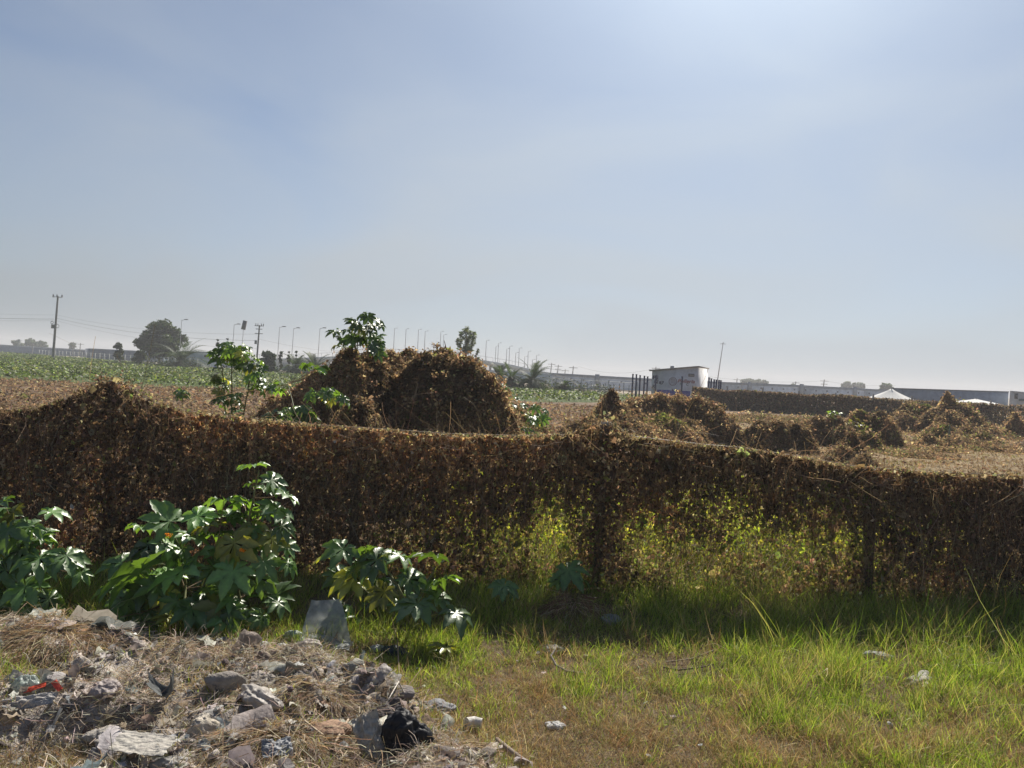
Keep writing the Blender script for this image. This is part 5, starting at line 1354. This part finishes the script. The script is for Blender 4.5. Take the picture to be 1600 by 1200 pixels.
tree('bush_tree', 'wispy grey sapling right of the feathery tree', 746, 541, 14, 100, (.13, .14, .08), 500, .12, zc=.3, clumps=16, trunk=.06)
tree('bush_tree', 'dense rounded dark bush right of the cross-armed pole', 421, 547, 28, 130, (.04, .065, .03), 3800, .26, zc=.02, clumps=24, trunk=.2)
tree('cypress', 'narrow pointed cypress left above the tall castor plant', 340.5, 524, 7, 150, (.035, .05, .028), 900, .22, zc=.03, clumps=22, trunk=.12, shape=2)
tree('cypress', 'second thinner cypress spire above the tall castor plant', 356, 522, 5, 155, (.035, .05, .028), 700, .2, zc=.03, clumps=20, trunk=.12, shape=2)
tree('cypress', 'short cypress between the dense bush and the palms', 439, 543, 9, 135, (.035, .055, .03), 900, .22, zc=.03, clumps=20, trunk=.12, shape=2)
tree('cypress', 'twin-topped cypress behind the left palm, left top', 452, 545, 7, 140, (.035, .055, .03), 700, .22, zc=.03, clumps=16, trunk=.12, shape=2)
tree('cypress', 'cypress top behind the left palm, right top', 463.5, 543, 7, 140, (.035, .055, .03), 700, .22, zc=.03, clumps=16, trunk=.12, shape=2)
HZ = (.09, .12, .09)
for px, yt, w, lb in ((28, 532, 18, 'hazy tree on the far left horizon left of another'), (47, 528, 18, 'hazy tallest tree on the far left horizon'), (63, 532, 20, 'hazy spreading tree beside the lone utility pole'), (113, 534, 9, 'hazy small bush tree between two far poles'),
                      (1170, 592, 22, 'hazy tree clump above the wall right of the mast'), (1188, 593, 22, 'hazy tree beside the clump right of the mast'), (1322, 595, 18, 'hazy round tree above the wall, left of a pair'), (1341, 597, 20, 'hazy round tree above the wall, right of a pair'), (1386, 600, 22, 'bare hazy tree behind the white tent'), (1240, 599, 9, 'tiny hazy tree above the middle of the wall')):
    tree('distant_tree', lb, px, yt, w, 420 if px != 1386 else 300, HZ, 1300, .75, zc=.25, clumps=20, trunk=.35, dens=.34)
def palm(label, px, ytop, wpx, Yv, hb, nf=34, col=(.05, .075, .03)):
    w = 1.2 * wpx / F * Yv / 2; q = at(px, ytop, Yv); H_ = hb
    t = thing('palm_tree', label, 'palm', (q.x, Yv, 0), None)
    g = Geo(); tube(g, [(q.x, Yv, 0), (q.x, Yv, H_ * .5), (q.x, Yv, H_ * 1.02)], [.34, .36, .30], 10, (.12, .09, .07)); g.build('trunk', MT['bark'], t)
    g = Geo(); r_ = random.Random(int(px))
    top = q.z - H_
    for i in range(nf):
        az = i * 2.39996 + r_.uniform(-.2, .2); el = math.radians(r_.choice([78, 62, 48, 34, 20, 8, -8, -18]) + r_.uniform(-8, 8))
        Lf_ = r_.uniform(.85, 1.12) * max(w * 1.3, top * .95)
        pts_ = []; p = Vector((q.x, Yv, H_)); e_ = el
        d0 = Vector((math.cos(az), math.sin(az), 0))
        for k in range(11):
            pts_.append(p.copy()); p = p + (d0 * math.cos(e_) + Vector((0, 0, math.sin(e_)))) * Lf_ / 10; e_ -= (.09 + .05 * math.cos(el))
        tube(g, pts_, [.035 * (1 - k / 12) for k in range(11)], 3, (.14, .15, .07), cap=False)
        side = d0.cross(Vector((0, 0, 1)))
        for k in range(1, 11):
            a = pts_[k]; fw = (pts_[k] - pts_[k - 1]).normalized()
            for j in range(2):
                a2 = a.lerp(pts_[k - 1], j * .5)
                ll = Lf_ * .30 * (1 - abs(k / 10 - .45) * .9)
                for s_ in (-1, 1):
                    d_ = (side * s_ * .8 + fw * .75 + Vector((0, 0, .25))).normalized()
                    tip = a2 + d_ * ll - Vector((0, 0, ll * .15)); wv = fw * .085 * Yv / 110
                    g.add([tuple(a2 - wv), tuple(a2 + wv), tuple(tip)], [[0, 1, 2]], tuple(np.array(col) * math.exp(r_.gauss(0, .25))))
    g.build('fronds', MT['leaf'], t)
palm('full palm with a stout trunk standing alone in the gap right of the mounds', 833, 571, 50, 105, 1.5, 46)
palm('small palm at the right end of the palm row near the long wall', 883, 583, 28, 105, .9, 34)
palm('palm half hidden by the right shoulder of the largest mound', 800, 568, 40, 105, 1.2, 42)
palm('leftmost palm of the row right of the largest mound', 782, 567, 40, 108, 1.3, 40)
palm('broad arching palm at the right foot of the round tree', 284, 531, 66, 140, 1.2, 44)
palm('dark palm below the twin cypress tops', 463, 550, 40, 130, 1.2, 38)
palm('bluish palm between the street lamps and the mound', 493, 551, 42, 130, 1.2, 40)
g = Geo()
for px in (700, 712, 748, 805, 855): pass
N = 5000
px = RS.choice([230, 250, 275, 300, 430, 470, 505, 770, 800, 850, 880, 910, 940], N) + RS.randn(N) * 9
xx = (px - 800) / F * 118; zz = np.abs(RS.randn(N)) * .7
yy = np.where(px < 400, 143, np.where(px < 600, 134, 112)); xx = (px - 800) / F * yy
put_cards(g, np.stack([xx, yy + RS.randn(N), zz], 1), rn(N, .6) + [0, 0, .6], np.exp(RS.randn(N) * .3) * .2, jit((.05, .065, .03), N, .25))
tag(g.build('scrub', MT['leaf']), 'low dark scrub along the far crop fence under palms and trees', 'scrub', kind='stuff')
# a thin leaning stake in the gully of the largest mound, and one near the domed mound
tubeitem('stake', 'pale leaning stake in the gully of the largest mound', 'stake', [at(640, 668, 14.9), at(652, 600, 15.1)], [.035, .02], (.22, .17, .11), 'bark')
q0 = at(1482, 705, 37.5); tubeitem('stake', 'thin greenish stake standing before the domed mound', 'stake', [(q0.x, 37.5, 0), at(1484, 664, 37.5)], [.05, .04], (.22, .27, .2), 'bark')
p = at(1011, 690, 9.0)
# ------------------------------------------------------------------ haze
hb_ = bpy.data.meshes.new('haze')
bm = bmesh.new(); bmesh.ops.create_cube(bm, size=1); bm.to_mesh(hb_); bm.free()
hz_o = bpy.data.objects.new('haze', hb_); COL.objects.link(hz_o)
hz_o.scale = (3100, 1720, 24); hz_o.location = (0, 810, 10.5)
hm_ = bpy.data.materials.new('haze_air'); hm_.use_nodes = True
N_, L_ = hm_.node_tree.nodes, hm_.node_tree.links
for n_ in list(N_):
    if n_.type == 'BSDF_PRINCIPLED': N_.remove(n_)
pv = N_.new('ShaderNodeVolumePrincipled'); pv.inputs['Color'].default_value = (.74, .76, .81, 1); pv.inputs['Density'].default_value = 0.0008; pv.inputs['Anisotropy'].default_value = 0.1
L_.new(pv.outputs[0], N_['Material Output'].inputs['Volume'])
hb_.materials.append(hm_)
tag(hz_o, 'pale haze in the air over the whole field', 'haze', kind='stuff')
